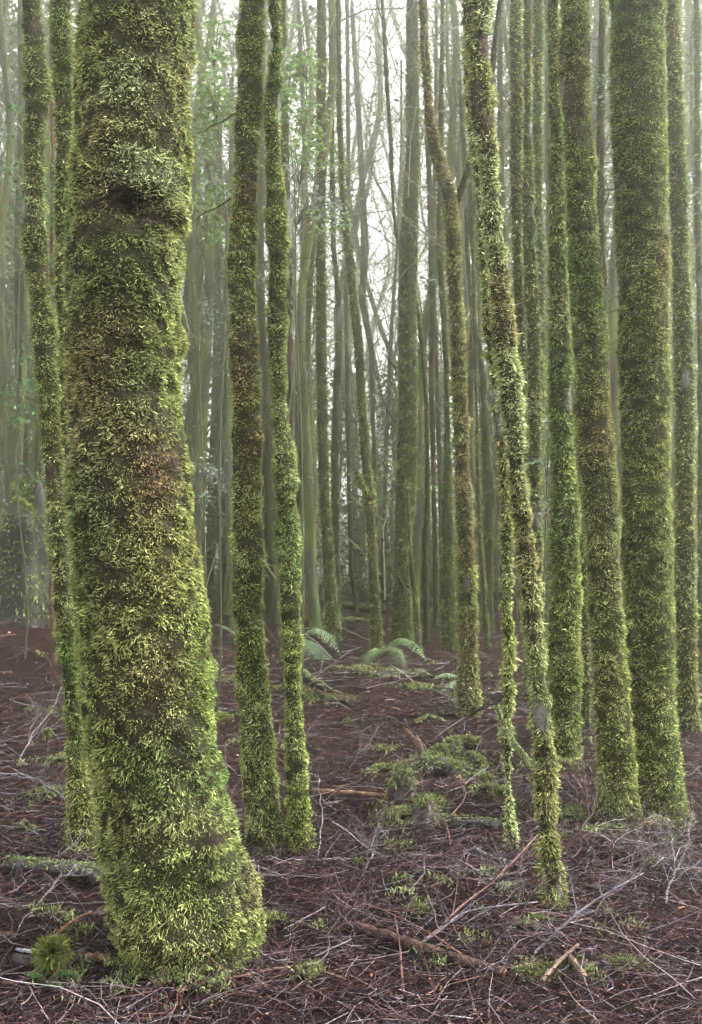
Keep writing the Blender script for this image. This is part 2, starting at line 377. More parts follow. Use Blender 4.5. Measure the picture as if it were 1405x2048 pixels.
# ---- the thick foreground trunk on the left
d1 = at(330, 1915)[1]
def S1(px, py, dd=-.2): return P3(px, py, d1+dd)
T1p = [(36,152,400),(100,148,402),(200,142,397),(300,139,390),(400,134,390),(500,131,384),(600,131,377),(700,132,374),(800,131,377),(900,130,384),(1000,131,392),
       (1100,134,402),(1200,137,417),(1300,142,430),(1400,150,441),(1500,161,453),(1600,176,470),(1680,188,496),(1740,194,516),(1790,199,532),(1840,207,536),(1890,225,520),(1935,240,505)]
make_tree('mossy_tree', 'thickest tree trunk, shaggy with moss, filling the left foreground', T1p, 1, d=d1, top=11, sides=90, dz=.02, nf=125000, L=.0165, Wd=.0021, kind='hollow',
    pal=(1, .65, .3, .42, .1), thr=.66, lump=.032, flare=.12, cover=.55,
    spots=[(S1(290,345), (.1,.3,.09), 2, 5), (S1(340,1560), (.2,.4,.12), 1, 2.5), (S1(250,180), (.12,.3,.1), 2, 1.2), (S1(400,1230), (.1,.3,.15), 4, 1.2), (S1(430,1400),(.1,.3,.2),4,1.5),
           (S1(360,1750), (.25,.4,.12), 1, 1.3), (S1(300,1870), (.25,.4,.1), 0, 1.0), (S1(200,1500), (.08,.3,.3), 0, 2), (S1(250,400),(.1,.3,.05),3,1.5), (S1(320,920), (.06,.3,.08), 3, 1.2)],
    bare=[(S1(245,398), (.055,.2,.04)), (S1(300,432), (.11,.2,.018)), (S1(305,795), (.012,.2,.05)), (S1(340,920), (.03,.2,.04)), (S1(240,1440), (.014,.2,.06)), (S1(255,1630), (.02,.2,.045)), (S1(425,1680), (.05,.2,.02))],
    bumps=[(S1(305,365), (.12,.25,.09), .045), (S1(262,415), (.10,.2,.04), -.085), (S1(350,455), (.1,.2,.05), -.012), (S1(350,410), (.08,.2,.03), .04), (S1(430,1690), (.1,.25,.06), .03), (S1(420,1780), (.12,.2,.05), -.02), (S1(330,1880), (.2,.3,.08), .03), (S1(240,1640), (.05,.2,.15), -.02)])

# ---- the two slim trunks right of it
make_tree('mossy_tree', 'slim straight mossy trunk with a bare rust patch, next right of the thickest trunk',
    [(36,474,532),(200,469,530),(300,467,517),(350,464,520),(400,461,520),(450,454,519),(520,452,516),(600,453,517),(700,456,522),(800,464,525),(900,463,527),(1000,463,528),(1100,461,530),(1200,464,530),(1300,466,532),(1400,472,543),(1500,479,554),(1600,484,560),(1690,488,566)],
    2, limbs=[([P3(468,232,4.85), P3(440,246,4.95), P3(395,266,5.2)], .0035, .002, 60), ([P3(460,402,4.85), P3(430,418,4.95), P3(384,441,5.1)], .004, .002, 70)], spots=[(P3(492,330,4.75),(.06,.3,.1),3,9),(P3(492,870,4.75),(.06,.3,.09),3,8),(P3(500,640,4.75),(.06,.3,.12),3,2)], bare=[(P3(500,318,4.75),(.035,.3,.06))], bumps=[(P3(470,470,4.75),(.1,.3,.05),.012),(P3(490,880,4.75),(.1,.3,.05),-.012)], base=(527,1700), nf=42000, L=.016, Wd=.0021, pal=(1,.45,.3,.25,.1), thr=.5, sc=4, sides=30)
make_tree('mossy_tree', 'slim crooked mossy trunk with bare grey bark high up, third tree from the left foreground',
    [(36,537,562),(100,540,566),(160,531,566),(210,526,553),(240,528,556),(300,529,564),(330,528,562),(350,526,573),(450,529,575),(500,535,579),(600,533,576),(700,536,576),(780,541,577),(840,543,577),(900,544,592),(1000,549,598),(1100,552,602),(1200,556,605),(1300,565,606),(1400,569,606),(1500,571,613),(1600,571,624),(1690,574,628)],
    3, base=(600,1700), nf=38000, L=.0155, Wd=.0021, pal=(.8,.9,.3,.1,.5), thr=.42, sides=26, sc=5)
make_tree('bare_tree', 'dark bluish bare trunk close behind the crooked slim trunk',
    [(36,557,575),(250,562,580),(450,560,585),(700,566,590),(900,570,592),(1100,575,594),(1300,577,596),(1350,577,598)], 4, base=(588,1370), nf=3500, L=.03, Wd=.004, pal=GR, thr=-.05, top=12, sides=14, dz=.06, flare=.2)

# ---- left edge
make_tree('mossy_tree', 'slender leaning mossy trunk at the left edge of the view',
    [(36,47,86),(100,46,98),(180,49,104),(250,50,95),(320,46,92),(400,42,90),(450,42,94),(520,47,100),(600,55,107),(700,62,112),(750,66,118),(850,76,120),(900,80,125),(1000,86,131),(1100,95,137),(1200,105,146),(1300,120,153),(1450,131,168),(1600,137,187),(1690,142,196)],
    5, base=(168,1705), nf=30000, L=.018, Wd=.0023, pal=(1,.5,.35,.2,.15), thr=.4, sc=5, sides=26)
make_tree('mossy_tree', 'mossy trunk squeezed between the left edge trunk and the thickest trunk',
    [(36,101,146),(100,104,150),(200,111,149),(300,114,146),(400,112,146),(600,112,146),(800,116,150),(1000,125,155),(1300,135,165),(1600,150,185)],
    6, base=(170,1640), nf=16000, L=.022, pal=(.8,.8,.2,.1,.5), thr=.5, sides=22)
make_tree('bare_tree', 'thin reddish bare stem seen between two trunks at the upper left',
    [(36,100,112),(300,99,112),(550,96,110),(900,95,110),(1250,96,112)], 7, base=(104,1330), nf=1200, L=.02, pal=BR, thr=-.1, kind='red', top=10, sides=12, dz=.08)

# ---- right foreground group
make_tree('mossy_tree', 'dark spiky mossy trunk leaning left, right of centre foreground',
    [(36,932,984),(100,933,984),(200,938,985),(300,950,996),(360,958,1001),(430,963,1001),(500,967,1010),(600,980,1021),(700,987,1032),(800,997,1044),(880,1006,1054),(910,1012,1042),(950,1014,1050),(1000,1018,1055),(1050,1023,1068),(1100,1030,1074),(1200,1039,1084),(1300,1047,1091),(1400,1060,1101),(1500,1069,1111),(1600,1072,1115),(1700,1081,1123),(1800,1087,1136)],
    8, base=(1112,1812), nf=26000, L=.021, Wd=.0025, pal=(.9,.35,1.1,.5,.05), thr=.34, sc=6, sides=26, droop=.3, lump=.015, cover=.35)
make_tree('mossy_tree', 'thinnest foreground stem with a bushy moss collar, left of the spiky trunk base',
    [(36,926,946),(200,930,950),(350,950,968),(500,957,976),(700,972,990),(900,994,1012),(1000,1001,1020),(1100,1000,1022),(1200,1001,1025),(1300,1003,1029),(1380,1004,1027),(1450,1003,1024),(1480,1000,1028),(1510,1006,1022),(1600,1009,1026),(1690,1013,1034)],
    9, base=(1024,1702), nf=13000, L=.022, Wd=.003, pal=(.9,.5,.6,.4,.1), thr=.45, sc=7, sides=18)
make_tree('mossy_tree', 'dark green mossy trunk standing left of the rust patched trunk on the right',
    [(36,1092,1118),(200,1096,1124),(300,1098,1130),(500,1098,1136),(700,1099,1146),(820,1100,1150),(900,1102,1150),(1000,1099,1158),(1100,1096,1160),(1200,1093,1163),(1300,1093,1160),(1450,1098,1160),(1500,1100,1160)],
    10, base=(1130,1515), nf=26000, L=.026, Wd=.0035, pal=(.6,1,.15,.08,.3), thr=.5, sides=26, dz=.035)
make_tree('mossy_tree', 'leaning mossy trunk with rust brown patches, left of the large right trunk',
    [(36,1116,1178),(100,1112,1180),(200,1116,1181),(300,1128,1189),(400,1131,1195),(500,1134,1204),(600,1139,1212),(700,1147,1220),(800,1151,1228),(900,1156,1235),(1000,1163,1241),(1100,1170,1243),(1200,1173,1248),(1300,1179,1252),(1400,1183,1261),(1500,1189,1270),(1600,1192,1278)],
    11, spots=[(P3(1170,830,5.2),(.08,.3,.12),3,7),(P3(1185,1010,5.2),(.1,.3,.12),3,5),(P3(1150,420,5.2),(.08,.3,.12),3,2)], bare=[(P3(1150,265,5.2),(.05,.3,.09)),(P3(1185,1000,5.2),(.03,.3,.05)),(P3(1125,60,5.2),(.04,.3,.06))], base=(1236,1642), nf=46000, L=.018, Wd=.0023, pal=(.85,.7,.25,.4,.15), thr=.6, sides=32, flare=.4)
make_tree('mossy_tree', 'thick upright mossy trunk near the right edge of the view',
    [(36,1216,1330),(200,1214,1330),(300,1219,1334),(400,1223,1335),(500,1227,1340),(560,1231,1344),(700,1233,1342),(800,1236,1346),(900,1241,1345),(1000,1241,1349),(1100,1244,1350),(1200,1248,1353),(1300,1251,1353),(1400,1256,1356),(1500,1262,1362),(1600,1264,1368)],
    12, base=(1312,1630), nf=68000, L=.018, Wd=.0023, pal=(.8,.9,.2,.2,.2), thr=.64, sides=44, flare=.35)
make_tree('mossy_tree', 'mossy trunk behind the thick right trunk, cut by the right edge',
    [(36,1332,1364),(200,1336,1368),(400,1338,1376),(800,1347,1388),(1200,1352,1394),(1450,1356,1400)], 13, base=(1378,1460), nf=14000, L=.028, Wd=.004, pal=(.9,.8,.3,.2,.2), thr=.5, sides=20, dz=.05)
make_tree('bare_tree', 'dark twiggy stem in the gap between the two large right trunks',
    [(36,1196,1212),(300,1192,1212),(600,1200,1218),(900,1208,1224),(1300,1225,1240)], 14, base=(1236,1400), nf=3000, L=.03, Wd=.004, pal=GR, thr=.05, top=11, sides=12, dz=.08, twigs=16)
make_tree('mossy_tree', 'narrow dim trunk just right of the dark green mossy trunk',
    [(36,1120,1132),(600,1140,1154),(1000,1155,1172),(1200,1160,1178),(1430,1162,1182)], 15, base=(1171,1460), nf=5000, L=.028, Wd=.004, pal=OL, thr=.4, sides=14, dz=.08)
make_tree('mossy_tree', 'rough mossy trunk right of the spiky trunk, leftmost of three slim ones',
    [(36,1019,1045),(200,1018,1045),(350,1018,1045),(500,1024,1046),(700,1034,1058),(1000,1040,1064),(1300,1046,1070)], 16, base=(1058,1390), nf=10000, L=.032, Wd=.0045, pal=(1,.6,.4,.4,.2), thr=.45, sides=18, dz=.05, twigs=10)
make_tree('mossy_tree', 'dark wavy mossy trunk, middle of the three slim ones right of the spiky trunk',
    [(36,1047,1066),(200,1047,1062),(400,1043,1068),(600,1047,1078),(700,1054,1084),(900,1058,1085),(1000,1060,1083),(1250,1060,1086)], 17, base=(1074,1400), nf=10000, L=.03, Wd=.0045, pal=(.8,.9,.2,.3,.2), thr=.4, sides=18, dz=.05)
make_tree('mossy_tree', 'even green mossy trunk, rightmost of the three slim ones right of the spiky trunk',
    [(36,1065,1087),(300,1065,1085),(500,1068,1088),(700,1074,1090),(1000,1072,1088),(1300,1070,1088)], 18, base=(1080,1340), nf=9000, L=.035, Wd=.005, pal=GR, thr=.6, sides=16, dz=.06)
make_tree('mossy_tree', 'pale mossy stem on the far right behind the edge trunk',
    [(36,1385,1400),(600,1392,1408),(1300,1396,1414)], 19, base=(1404,1350), nf=4000, L=.03, Wd=.004, pal=PL, thr=.5, sides=12, dz=.1)

# ---- trees in the middle distance
def mid(label, prof, seed, base, nf=8000, **kw):
    a = dict(k=2, L=.034, Wd=.005, sides=18, dz=.07, top=16, flare=.3, thr=.55, lump=.014, tuft=12, twigs=8)
    a.update(kw); return make_tree(a.pop('name', 'mossy_tree'), label, prof, seed, base=base, nf=nf, **a)
dm4 = at(938, 1432)[1]
mid('brownish furry forked trunk in the middle, in front of the misty trees',
    [(36,837,857),(100,840,859),(180,846,866),(250,851,871),(300,858,886),(350,872,902),(390,884,916),(470,890,922),(600,896,925),(700,899,930),(800,904,935),(900,907,938),(1000,909,945),(1100,914,949),(1200,915,956),(1300,915,956),(1400,915,961)],
    20, (938,1434), nf=22000, L=.032, Wd=.004, pal=(1,.15,.3,.9,.02), dz=.04, sides=24, top=12, thr=.4,
    limbs=[([P3(908,430,dm4), P3(925,370,dm4), P3(948,300,dm4+.1), P3(975,200,dm4+.2), P3(1000,30,dm4+.3), P3(1010,-150,dm4+.3)], .034, .02, 500)])
dm = lambda px, py: at(px, py)[1]
mid('large round misty trunk standing in the centre of the wood',
    [(36,812,838),(200,811,841),(300,811,841),(400,804,838),(500,796,838),(600,795,834),(700,795,836),(800,796,838),(900,792,837),(1000,789,833),(1100,786,824),(1200,784,824),(1270,782,828)],
    21, (806,1285), nf=24000, limbs=[([P3(795,747,dm(806,1285)-.15), P3(780,722,dm(806,1285)-.25), P3(764,704,dm(806,1285)-.3)], .018, .006, 0)], pal=(.9,.8,.3,.1,.25), sides=26, dz=.06, thr=.75)
mid('thin dark snaking trunk crossing in front of the large misty trunk',
    [(36,762,772),(200,771,782),(300,778,788),(400,782,790),(470,788,797),(510,799,808),(560,812,822),(600,826,837),(700,841,850),(800,848,858),(900,850,861),(1000,849,862),(1100,843,857),(1200,845,859),(1270,846,860)],
    22, (853,1288), nf=6000, pal=(.5,1,.1,.1,.1), thr=.6, Wd=.005, L=.025)
mid('short thin stem leaning on the foot of the large misty trunk',
    [(980,812,819),(1100,816,825),(1200,823,837),(1290,829,845)], 23, (838,1305), nf=2500, pal=OL, thr=.3, top=None, L=.025, twigs=3)
mid('dark green trunk left of the brownish furry trunk',
    [(36,880,890),(300,874,888),(500,872,888),(720,886,899),(850,888,902),(950,885,905),(1000,884,907),(1150,883,911),(1280,881,915)], 24, (898,1300), nf=11000, pal=(.3,1.2,.05,.03,.2), thr=.8)
mid('reddish thin trunk between the misty trunk and the furry trunk',
    [(36,846,857),(300,850,862),(480,856,872),(600,857,873),(800,857,871),(1000,863,874),(1200,866,878)], 25, (872,1255), nf=5000, pal=BR, thr=.35, kind='red')
mid('straight pillar like trunk, tallest on the left of the misty gap',
    [(36,632,654),(300,632,654),(500,631,653),(700,631,655),(860,633,658),(1000,638,661),(1100,644,668),(1200,647,676),(1270,648,683)], 26, (667,1282), nf=15000, pal=(1,.5,.3,.2,.1), thr=.7)
mid('dark bare patched trunk close behind the pillar like trunk',
    [(36,656,668),(300,658,671),(500,661,674),(600,671,684),(660,672,687),(740,667,684),(800,664,681),(950,661,681),(1100,660,680),(1240,668,685)], 27, (678,1262), nf=6000, pal=GR, thr=.15)
mid('bent mossy trunk leaning right with a dead stub, left of the bright gap',
    [(36,671,684),(200,672,685),(350,676,690),(450,682,700),(530,691,711),(600,698,717),(700,707,730),(800,714,733),(900,720,741),(1000,728,751),(1100,735,753),(1200,738,760),(1290,740,767)],
    28, (754,1305), nf=11000, limbs=[([P3(738,990,dm(754,1305)-.1), P3(724,972,dm(754,1305)-.25), P3(714,945,dm(754,1305)-.35)], .04, .03, 500)], pal=OL, thr=.7)
mid('slightly twisted mossy trunk leaning left, beside the crooked foreground trunk',
    [(36,640,652),(300,632,648),(500,615,632),(650,608,623),(800,598,620),(900,597,614),(1000,592,607),(1150,596,610)], 29, (603,1240), nf=7000, pal=OL, thr=.6)
mid('dark trunk with a broken side stub left of the thinnest foreground stem',
    [(36,905,914),(300,922,934),(500,930,941),(600,937,947),(700,951,966),(800,961,977),(900,963,983),(1000,968,992),(1100,968,988),(1220,964,988)], 30, (977,1262), nf=7000, limbs=[([P3(965,560,dm(977,1262)-.1), P3(950,515,dm(977,1262)-.2), P3(938,470,dm(977,1262)-.2), P3(940,380,dm(977,1262)-.2), P3(947,250,dm(977,1262)), P3(950,20,dm(977,1262))], .05, .03, 700), ([P3(968,1085,dm(977,1262)-.1), P3(978,1060,dm(977,1262)-.3)], .04, .03, 300)], pal=GR, thr=.3)
mid('thin leaning stem in front of the dark stubbed trunk',
    [(500,942,950),(700,946,955),(850,950,958),(1000,951,962),(1150,960,972),(1280,968,980)], 31, (976,1300), nf=4000, pal=OL, thr=.5)
mid('pale thin trunk seen through the gap left of the large misty trunk',
    [(36,700,712),(300,715,728),(500,722,740),(600,716,732),(700,737,750),(850,742,752),(1000,745,756)], 32, (757,1215), nf=5000, pal=PL, thr=.6)
mid('thin trunk curving left at the foot, right of the pillar like trunk',
    [(36,690,700),(300,692,702),(600,688,698),(800,690,700),(1000,694,704),(1150,698,710),(1200,706,718)], 33, (712,1228), nf=4000, pal=OL, thr=.6)
mid('thin forked trunk leaning right just left of the large misty trunk',
    [(36,800,806),(300,800,806),(500,790,798),(700,776,786),(900,768,778),(1100,762,773),(1180,759,771)], 34, (764,1200), nf=4000, pal=OL, thr=.5)
for i, (lab, x0, x1, by, wd, pal) in enumerate([
    ('brown grey trunk leaning in the gap right of the thickest trunk', 428, 450, 1195, 14, BR),
    ('mossy thin trunk hugging the right side of the thickest trunk', 402, 398, 1188, 15, OL),
    ('pale trunk in the middle of the gap between the thickest and slim trunks', 436, 424, 1190, 17, PL),
    ('dark slim trunk left of the straight slim foreground trunk', 462, 446, 1200, 12, GR),
    ('trunk half hidden behind the straight slim foreground trunk', 520, 532, 1240, 22, OL),
    ('narrow green trunk between the two slim foreground trunks', 545, 535, 1205, 15, GR),
    ('misty slim trunk right of the crooked foreground trunk', 600, 624, 1222, 13, PL),
    ('thin upright stem between the misty trunk and dark green trunk', 868, 880, 1225, 11, OL),
    ('thin dim trunk in front of the wood behind the three slim trunks', 1004, 1012, 1245, 16, GR),
    ('dim trunk behind the dark green mossy trunk on the right', 1098, 1086, 1240, 17, OL),
    ('dim mossy trunk at the far left edge above the old stump', 40, 48, 1235, 22, GR),
    ('second dim trunk at the left edge, right of the one above the stump', 66, 76, 1240, 15, OL),
    ('slim trunk just right of the brownish furry trunk', 948, 940, 1240, 14, OL)]):
    pr = [(py, x0+(x1-x0)*(py-36)/1150 + 5*math.sin(py/170+i*2) - wd/2*(.8+.35*py/1200), x0+(x1-x0)*(py-36)/1150 + 5*math.sin(py/170+i*2) + wd/2*(.8+.35*py/1200)) for py in range(36, by, 120)]
    mid(lab, pr, 40+i, (x1, by), nf=4500, pal=pal, thr=.45, twigs=14)

# ---- far trees: six kinds built once, then copied
def far_proto(k):
    root = empty('distant_tree', (0, 0, 0), 'x', 'tree')
    H = rng.uniform(20, 26); r0 = rng.uniform(.08, .15); n = 70
    t = np.linspace(0, 1, n); c = np.stack([.9*fbm(np.stack([t*4, t*0+k, t*0], -1), k, 2)*t**.7*2, .9*fbm(np.stack([t*4, t*0+k+9, t*0], -1), k, 2)*t**.7*2, t*H-.15], -1)
    c[:, 0] += rng.normal(0, .9)*t**1.5
    r = r0*(1 - .7*t) + r0*.5*np.exp(-t*H/.25)
    pal = [OL, GR, PL, OL, BR, GR][k]
    Vt, Qt, Kt = tubes(c[None], (r*(1+.13*vnoise(np.stack([t*60, t*0+k, t*0], -1), k)))[None], np.zeros((1, n, 3)), 12)
    cv = np.repeat(c, 12, 0); Vt = Vt + norm(Vt-cv)*(.02*fbm(Vt*np.array([6, 6, 3]), k, 3))[:, None]
    mo = np.clip(fbm(Vt*np.array([4, 4, 1.1]), k+3, 3)*3+.75, 0, 1)[:, None]
    Kt = (moss_col(Vt, k, pal)*.75*mo + BARKG*.5*(1-mo))*np.exp(.55*fbm(Vt*np.array([9, 9, 4]), k+6, 3))[:, None]
    build('trunk', [(Vt, Qt, Kt)], M_BARK, root)
    # moss tufts
    m = 4600; u = rng.random(m)**1.1; i = np.minimum((u*(n-1)).astype(int), n-2); f = (u*(n-1)-i)[:, None]
    q = c[i]*(1-f)+c[i+1]*f; a = rng.uniform(-PI, PI, m); v = np.stack([np.cos(a), np.sin(a), 0*a], -1); rr = r[i]
    D = norm(v*.8 + rng.normal(0, .4, (m, 3)) - np.array([0, 0, .4])); ln = rng.uniform(.025, .06, m)
    P = (q+v*(rr*.92)[:, None])[:, None] + D[:, None]*(ln[:, None]*np.array([0, .5, 1]))[..., None]
    cc = moss_col(q, k, pal)*np.exp(rng.normal(0, .25, m))[:, None]
    build('moss', [strips(P, rng.uniform(.006, .013, m)[:, None]*np.array([.8, 1, .4]), norm(np.cross(D, rng.normal(size=(m, 3)))), cc[:, None]*np.array([.7, 1, 1.15])[None, :, None])], M_MOSS, root, kind='stuff')
    nb = 34; u = np.r_[rng.uniform(.12, .95, nb)]; q = np.stack([np.interp(u, t, c[:, j]) for j in range(3)], -1); a = rng.uniform(-PI, PI, nb)
    dr = np.stack([np.cos(a), np.sin(a), rng.uniform(.3, 1.3, nb)], -1)
    tw = twigs_from(q, dr, rng.uniform(.9, 3.2, nb)*(.4+u), np.interp(u, [0, 1], [.022, .014])*rng.uniform(.6, 1.2, nb), 2, 4, .22, 4, .1)
    build('branches', twig_mesh(tw, lambda n_: vary((.075, .075, .05), n_, .3)), M_TWIG, root, kind='stuff')
    return root
protos = [far_proto(k) for k in range(6)]
fr = random.Random(11); placed = 0; used = set()
labels6 = ['slim olive mossy tree fading into the fog of the far wood', 'slim dark green mossy tree far back in the foggy wood', 'pale mossy tree far back in the foggy wood',
           'upright olive tree with upswept twigs far back in the fog', 'brownish mossy tree far back in the foggy wood', 'thin green tree far back in the foggy wood']
spots_far = []
tries = 0
while len(spots_far) < 290 and tries < 8000:
    tries += 1
    d = 16 + 52*fr.random()**1.1; px = fr.uniform(-250, 1660); x = (px-CX)*d/F
    if 690 < px < 800 and d < 38: continue
    if 835 < px < 960 and d < 22: continue
    if 640 < px < 900 and fr.random() < .45: continue
    if any((x-a)**2+(d-b)**2 < 1.0 for a, b in spots_far): continue
    spots_far.append((x, d))
def copy_tree(src, loc, rz, s, label, group, tilt=(0, 0)):
    r = src.copy(); C.objects.link(r); r.location = loc; r.rotation_euler = (tilt[0], tilt[1], rz); r.scale = (s, s, 1.0); r['label'] = label; r['group'] = group
    for ch in src.children:
        c = ch.copy(); C.objects.link(c); c.parent = r
    return r
gap_edges = [(-999, 60, 'left of the left edge trunk'), (60, 132, 'between the two left edge trunks'), (132, 395, 'behind the thickest trunk'), (395, 460, 'right of the thickest trunk'),
    (460, 535, 'behind the straight slim trunk'), (535, 600, 'behind the crooked slim trunk'), (600, 660, 'beside the pillar like trunk'), (660, 715, 'right of the pillar like trunk'), (715, 785, 'in the brightest gap of the wood'),
    (785, 845, 'behind the large misty trunk'), (845, 905, 'between the misty and the furry trunk'), (905, 960, 'behind the furry forked trunk'), (960, 1050, 'behind the spiky leaning trunk'),
    (1050, 1130, 'behind three slim right trunks'), (1130, 1225, 'behind the rust patched right trunk'), (1225, 1350, 'behind the thick right trunk'), (1350, 9999, 'at the far right edge')]
kinds = ['olive mossy tree', 'dark green tree', 'pale mossy tree', 'upright olive tree', 'brownish mossy tree', 'thin green tree']
count = {}
for i, (x, d) in enumerate(spots_far):
    k = i % 6; loc = (x, d, float(gz(x, d))-.02); rz = fr.uniform(-PI, PI); s = fr.uniform(.7, 1.3)*(.62 if d < 24 else 1); px = CX + F*x/d
    gap = [g_[2] for g_ in gap_edges if g_[0] <= px < g_[1]][0]
    dist = 'in thin mist' if d < 26 else 'in deeper mist' if d < 42 else 'in dense fog'
    size = 'slender ' if s < .82 and d >= 24 else 'stout ' if s > 1.12 else ''; tilt = (fr.gauss(0, .04), fr.gauss(0, .05)); lean = ' leaning right' if tilt[1] > .035 and i >= 6 else ' leaning left' if tilt[1] < -.035 and i >= 6 else ''
    lab = size + kinds[k] + lean + ' ' + gap + ', ' + dist; g = 'distant trees: ' + lab
    if i < 6:
        r = protos[k]; r.location = loc; r.rotation_euler = (0, 0, rz); r.scale = (s, s, 1); r['label'] = lab; r['group'] = g
    else: copy_tree(protos[k], loc, rz, s, lab, g, tilt)

# ---- the far wood: what nobody could count
def far_wood():
    n = 3000; d = rng.uniform(19, 52, n); px = rng.uniform(-300, 1700, n); x = (px-CX)*d/F
    hole = np.clip(1 - np.abs((px-760)/260), 0, 1)
    hmax = 4 + 19*(1-hole*.6)*rng.random(n)
    b = np.stack([x, d, gz(x, d) + rng.random(n)*hmax], -1); b[:, 2] *= rng.random(n)**.4
    b[:, 2] = np.maximum(b[:, 2], gz(x, d))
    tw = twigs_from(b, rng.normal(0, .5, (n, 3))+np.array([0, 0, 1]), rng.uniform(1.2, 5, n), rng.uniform(.008, .02, n), 1, 3, .2, 4, .05)
    n2 = 1300; d = rng.uniform(15, 40, n2); px = rng.normal(780, 190, n2); x = (px-CX)*d/F; py = rng.uniform(-80, 700, n2)
    b = np.stack([x, d, CAMZ + (HY-py)*d/F], -1)
    tw += twigs_from(b, rng.normal(0, 1, (n2, 3))*np.array([1, .6, .8])+np.array([0, 0, .4]), rng.uniform(.8, 2.6, n2), rng.uniform(.005, .012, n2), 1, 5, .28, 4, .05)
    build('far_brushwood', twig_mesh(tw, lambda m: vary((.09, .085, .05), m, .35)), M_TWIG, kind='stuff', label='tangle of thin bare undergrowth filling the far wood')
    k = 4400; d = rng.uniform(26, 56, k); px = rng.uniform(-250, 1650, k); sd_ = rng.random(k) < .28; px[sd_] = np.where(rng.random(sd_.sum()) < .45, rng.uniform(-150, 130, sd_.sum()), rng.uniform(1000, 1480, sd_.sum())); x = (px-CX)*d/F; hole = np.clip(1 - np.abs((px-765)/170), 0, 1)
    hz = rng.random(k)**1.15*(28 + rng.normal(0, 1, k)); keep = (hz < .26*d*(1-.2*hole)) | (rng.random(k) > np.clip(hole*2.2, 0, 1))
    c = np.stack([x, d, gz(x, d) + hz], -1)[keep]; k = len(c)
    m = 48; i = np.repeat(np.arange(k), m); p = c[i] + rng.normal(0, 1, (k*m, 3))*np.array([.75, .75, .5])
    p[:, 2] = np.maximum(p[:, 2], gz(p[:, 0], p[:, 1]) + .03)
    a = rng.uniform(-PI, PI, len(p)); D = norm(np.stack([np.cos(a), np.sin(a), rng.normal(-.2, .4, len(p))], -1)); Nn = norm(rng.normal(0, .6, (len(p), 3))+np.array([0, -.4, 1]))
    s_ = rng.uniform(.12, .32, len(p)); cc = np.array([(.06, .10, .035), (.08, .10, .05), (.09, .14, .035), (.08, .07, .05)])[rng.integers(0, 4, k)][i]*np.exp(rng.normal(0, .3, len(p)))[:, None]
    build('far_foliage', [leaves(p, D, Nn, s_, s_*.3, cc)], M_LEAF, kind='stuff', smooth=False, label='sparse foliage clouds merging in the far wood')
far_wood()

# ------------------------------------------------------------------ forest floor litter (uncountable)
def on_ground(n, y0, y1, spread=.55, pw=1.0):
    y = y0*(y1/y0)**(rng.random(n)**pw); x = rng.uniform(-1, 1, n)*(y*spread+.3); return x, y
def twig_litter(n, y0, y1, lo, hi, r, lift, cols, k=5, gn=.35, sides=3, slope=.18):
    x, y = on_ground(n, y0, y1); z = gz(x, y) + rng.random(n)**2*lift
    a = rng.uniform(-PI, PI, n); D = np.stack([np.cos(a), np.sin(a), rng.normal(0, slope, n)], -1); ln = lo*(hi/lo)**rng.random(n)
    P = [np.stack([x, y, z], -1)]; d = norm(D)
    for j in range(1, k):
        d = norm(d + rng.normal(0, gn, (n, 3))*np.array([1, 1, .45])); q = P[-1] + d*(ln/(k-1))[:, None]
        q[:, 2] = np.maximum(q[:, 2], gz(q[:, 0], q[:, 1]) + .001); P.append(q)
    P = np.stack(P, 1); R = (r*rng.uniform(.5, 1.5, n))[:, None]*np.linspace(1, .5, k)[None]
    ci = rng.choice(len(cols), n, p=[c[1] for c in cols]); col = np.array([c[0] for c in cols])[ci]*np.exp(rng.normal(-.1, .35, n))[:, None]; col = np.minimum(col, .26)
    return tubes(P, R, col, sides)
TC = [((.015, .006, .009), .34), ((.046, .02, .028), .28), ((.15, .125, .142), .17), ((.09, .042, .034), .09), ((.008, .004, .005), .12)]
build('twig_litter', [twig_litter(14500, 2.7, 5.4, .05, .36, .0015, .05, TC, k=4), twig_litter(13000, 4.6, 9.5, .07, .45, .0021, .06, TC, k=4), twig_litter(7000, 9, 36, .15, .8, .005, .12, TC, k=3),
      twig_litter(1500, 2.8, 9, .2, .7, .0022, .12, TC, k=6, gn=.3, slope=.3)], M_TWIG, kind='stuff', label='tangle of fine dead twigs covering the forest floor')
n = 16000; x, y = on_ground(n, 2.7, 14); a = rng.uniform(-PI, PI, n); z = gz(x, y)+rng.random(n)*.012
D = norm(np.stack([np.cos(a), np.sin(a), rng.normal(0, .3, n)], -1)); Nn = norm(np.stack([rng.normal(0, .5, n), rng.normal(0, .5, n), np.ones(n)], -1))
lc = np.array([(.09, .032, .022), (.035, .014, .016), (.22, .09, .035), (.06, .025, .035), (.2, .15, .12)])[rng.choice(5, n, p=[.3, .3, .14, .18, .08])]*np.exp(rng.normal(0, .3, n))[:, None]
sz = rng.uniform(.006, .02, n)*np.clip(y/5, .8, 2)
build('leaf_litter', [leaves(np.stack([x, y, z], -1), D, Nn, sz, sz*.35, lc)], M_LITTER, kind='stuff', label='fallen brown leaves scattered over the forest floor')
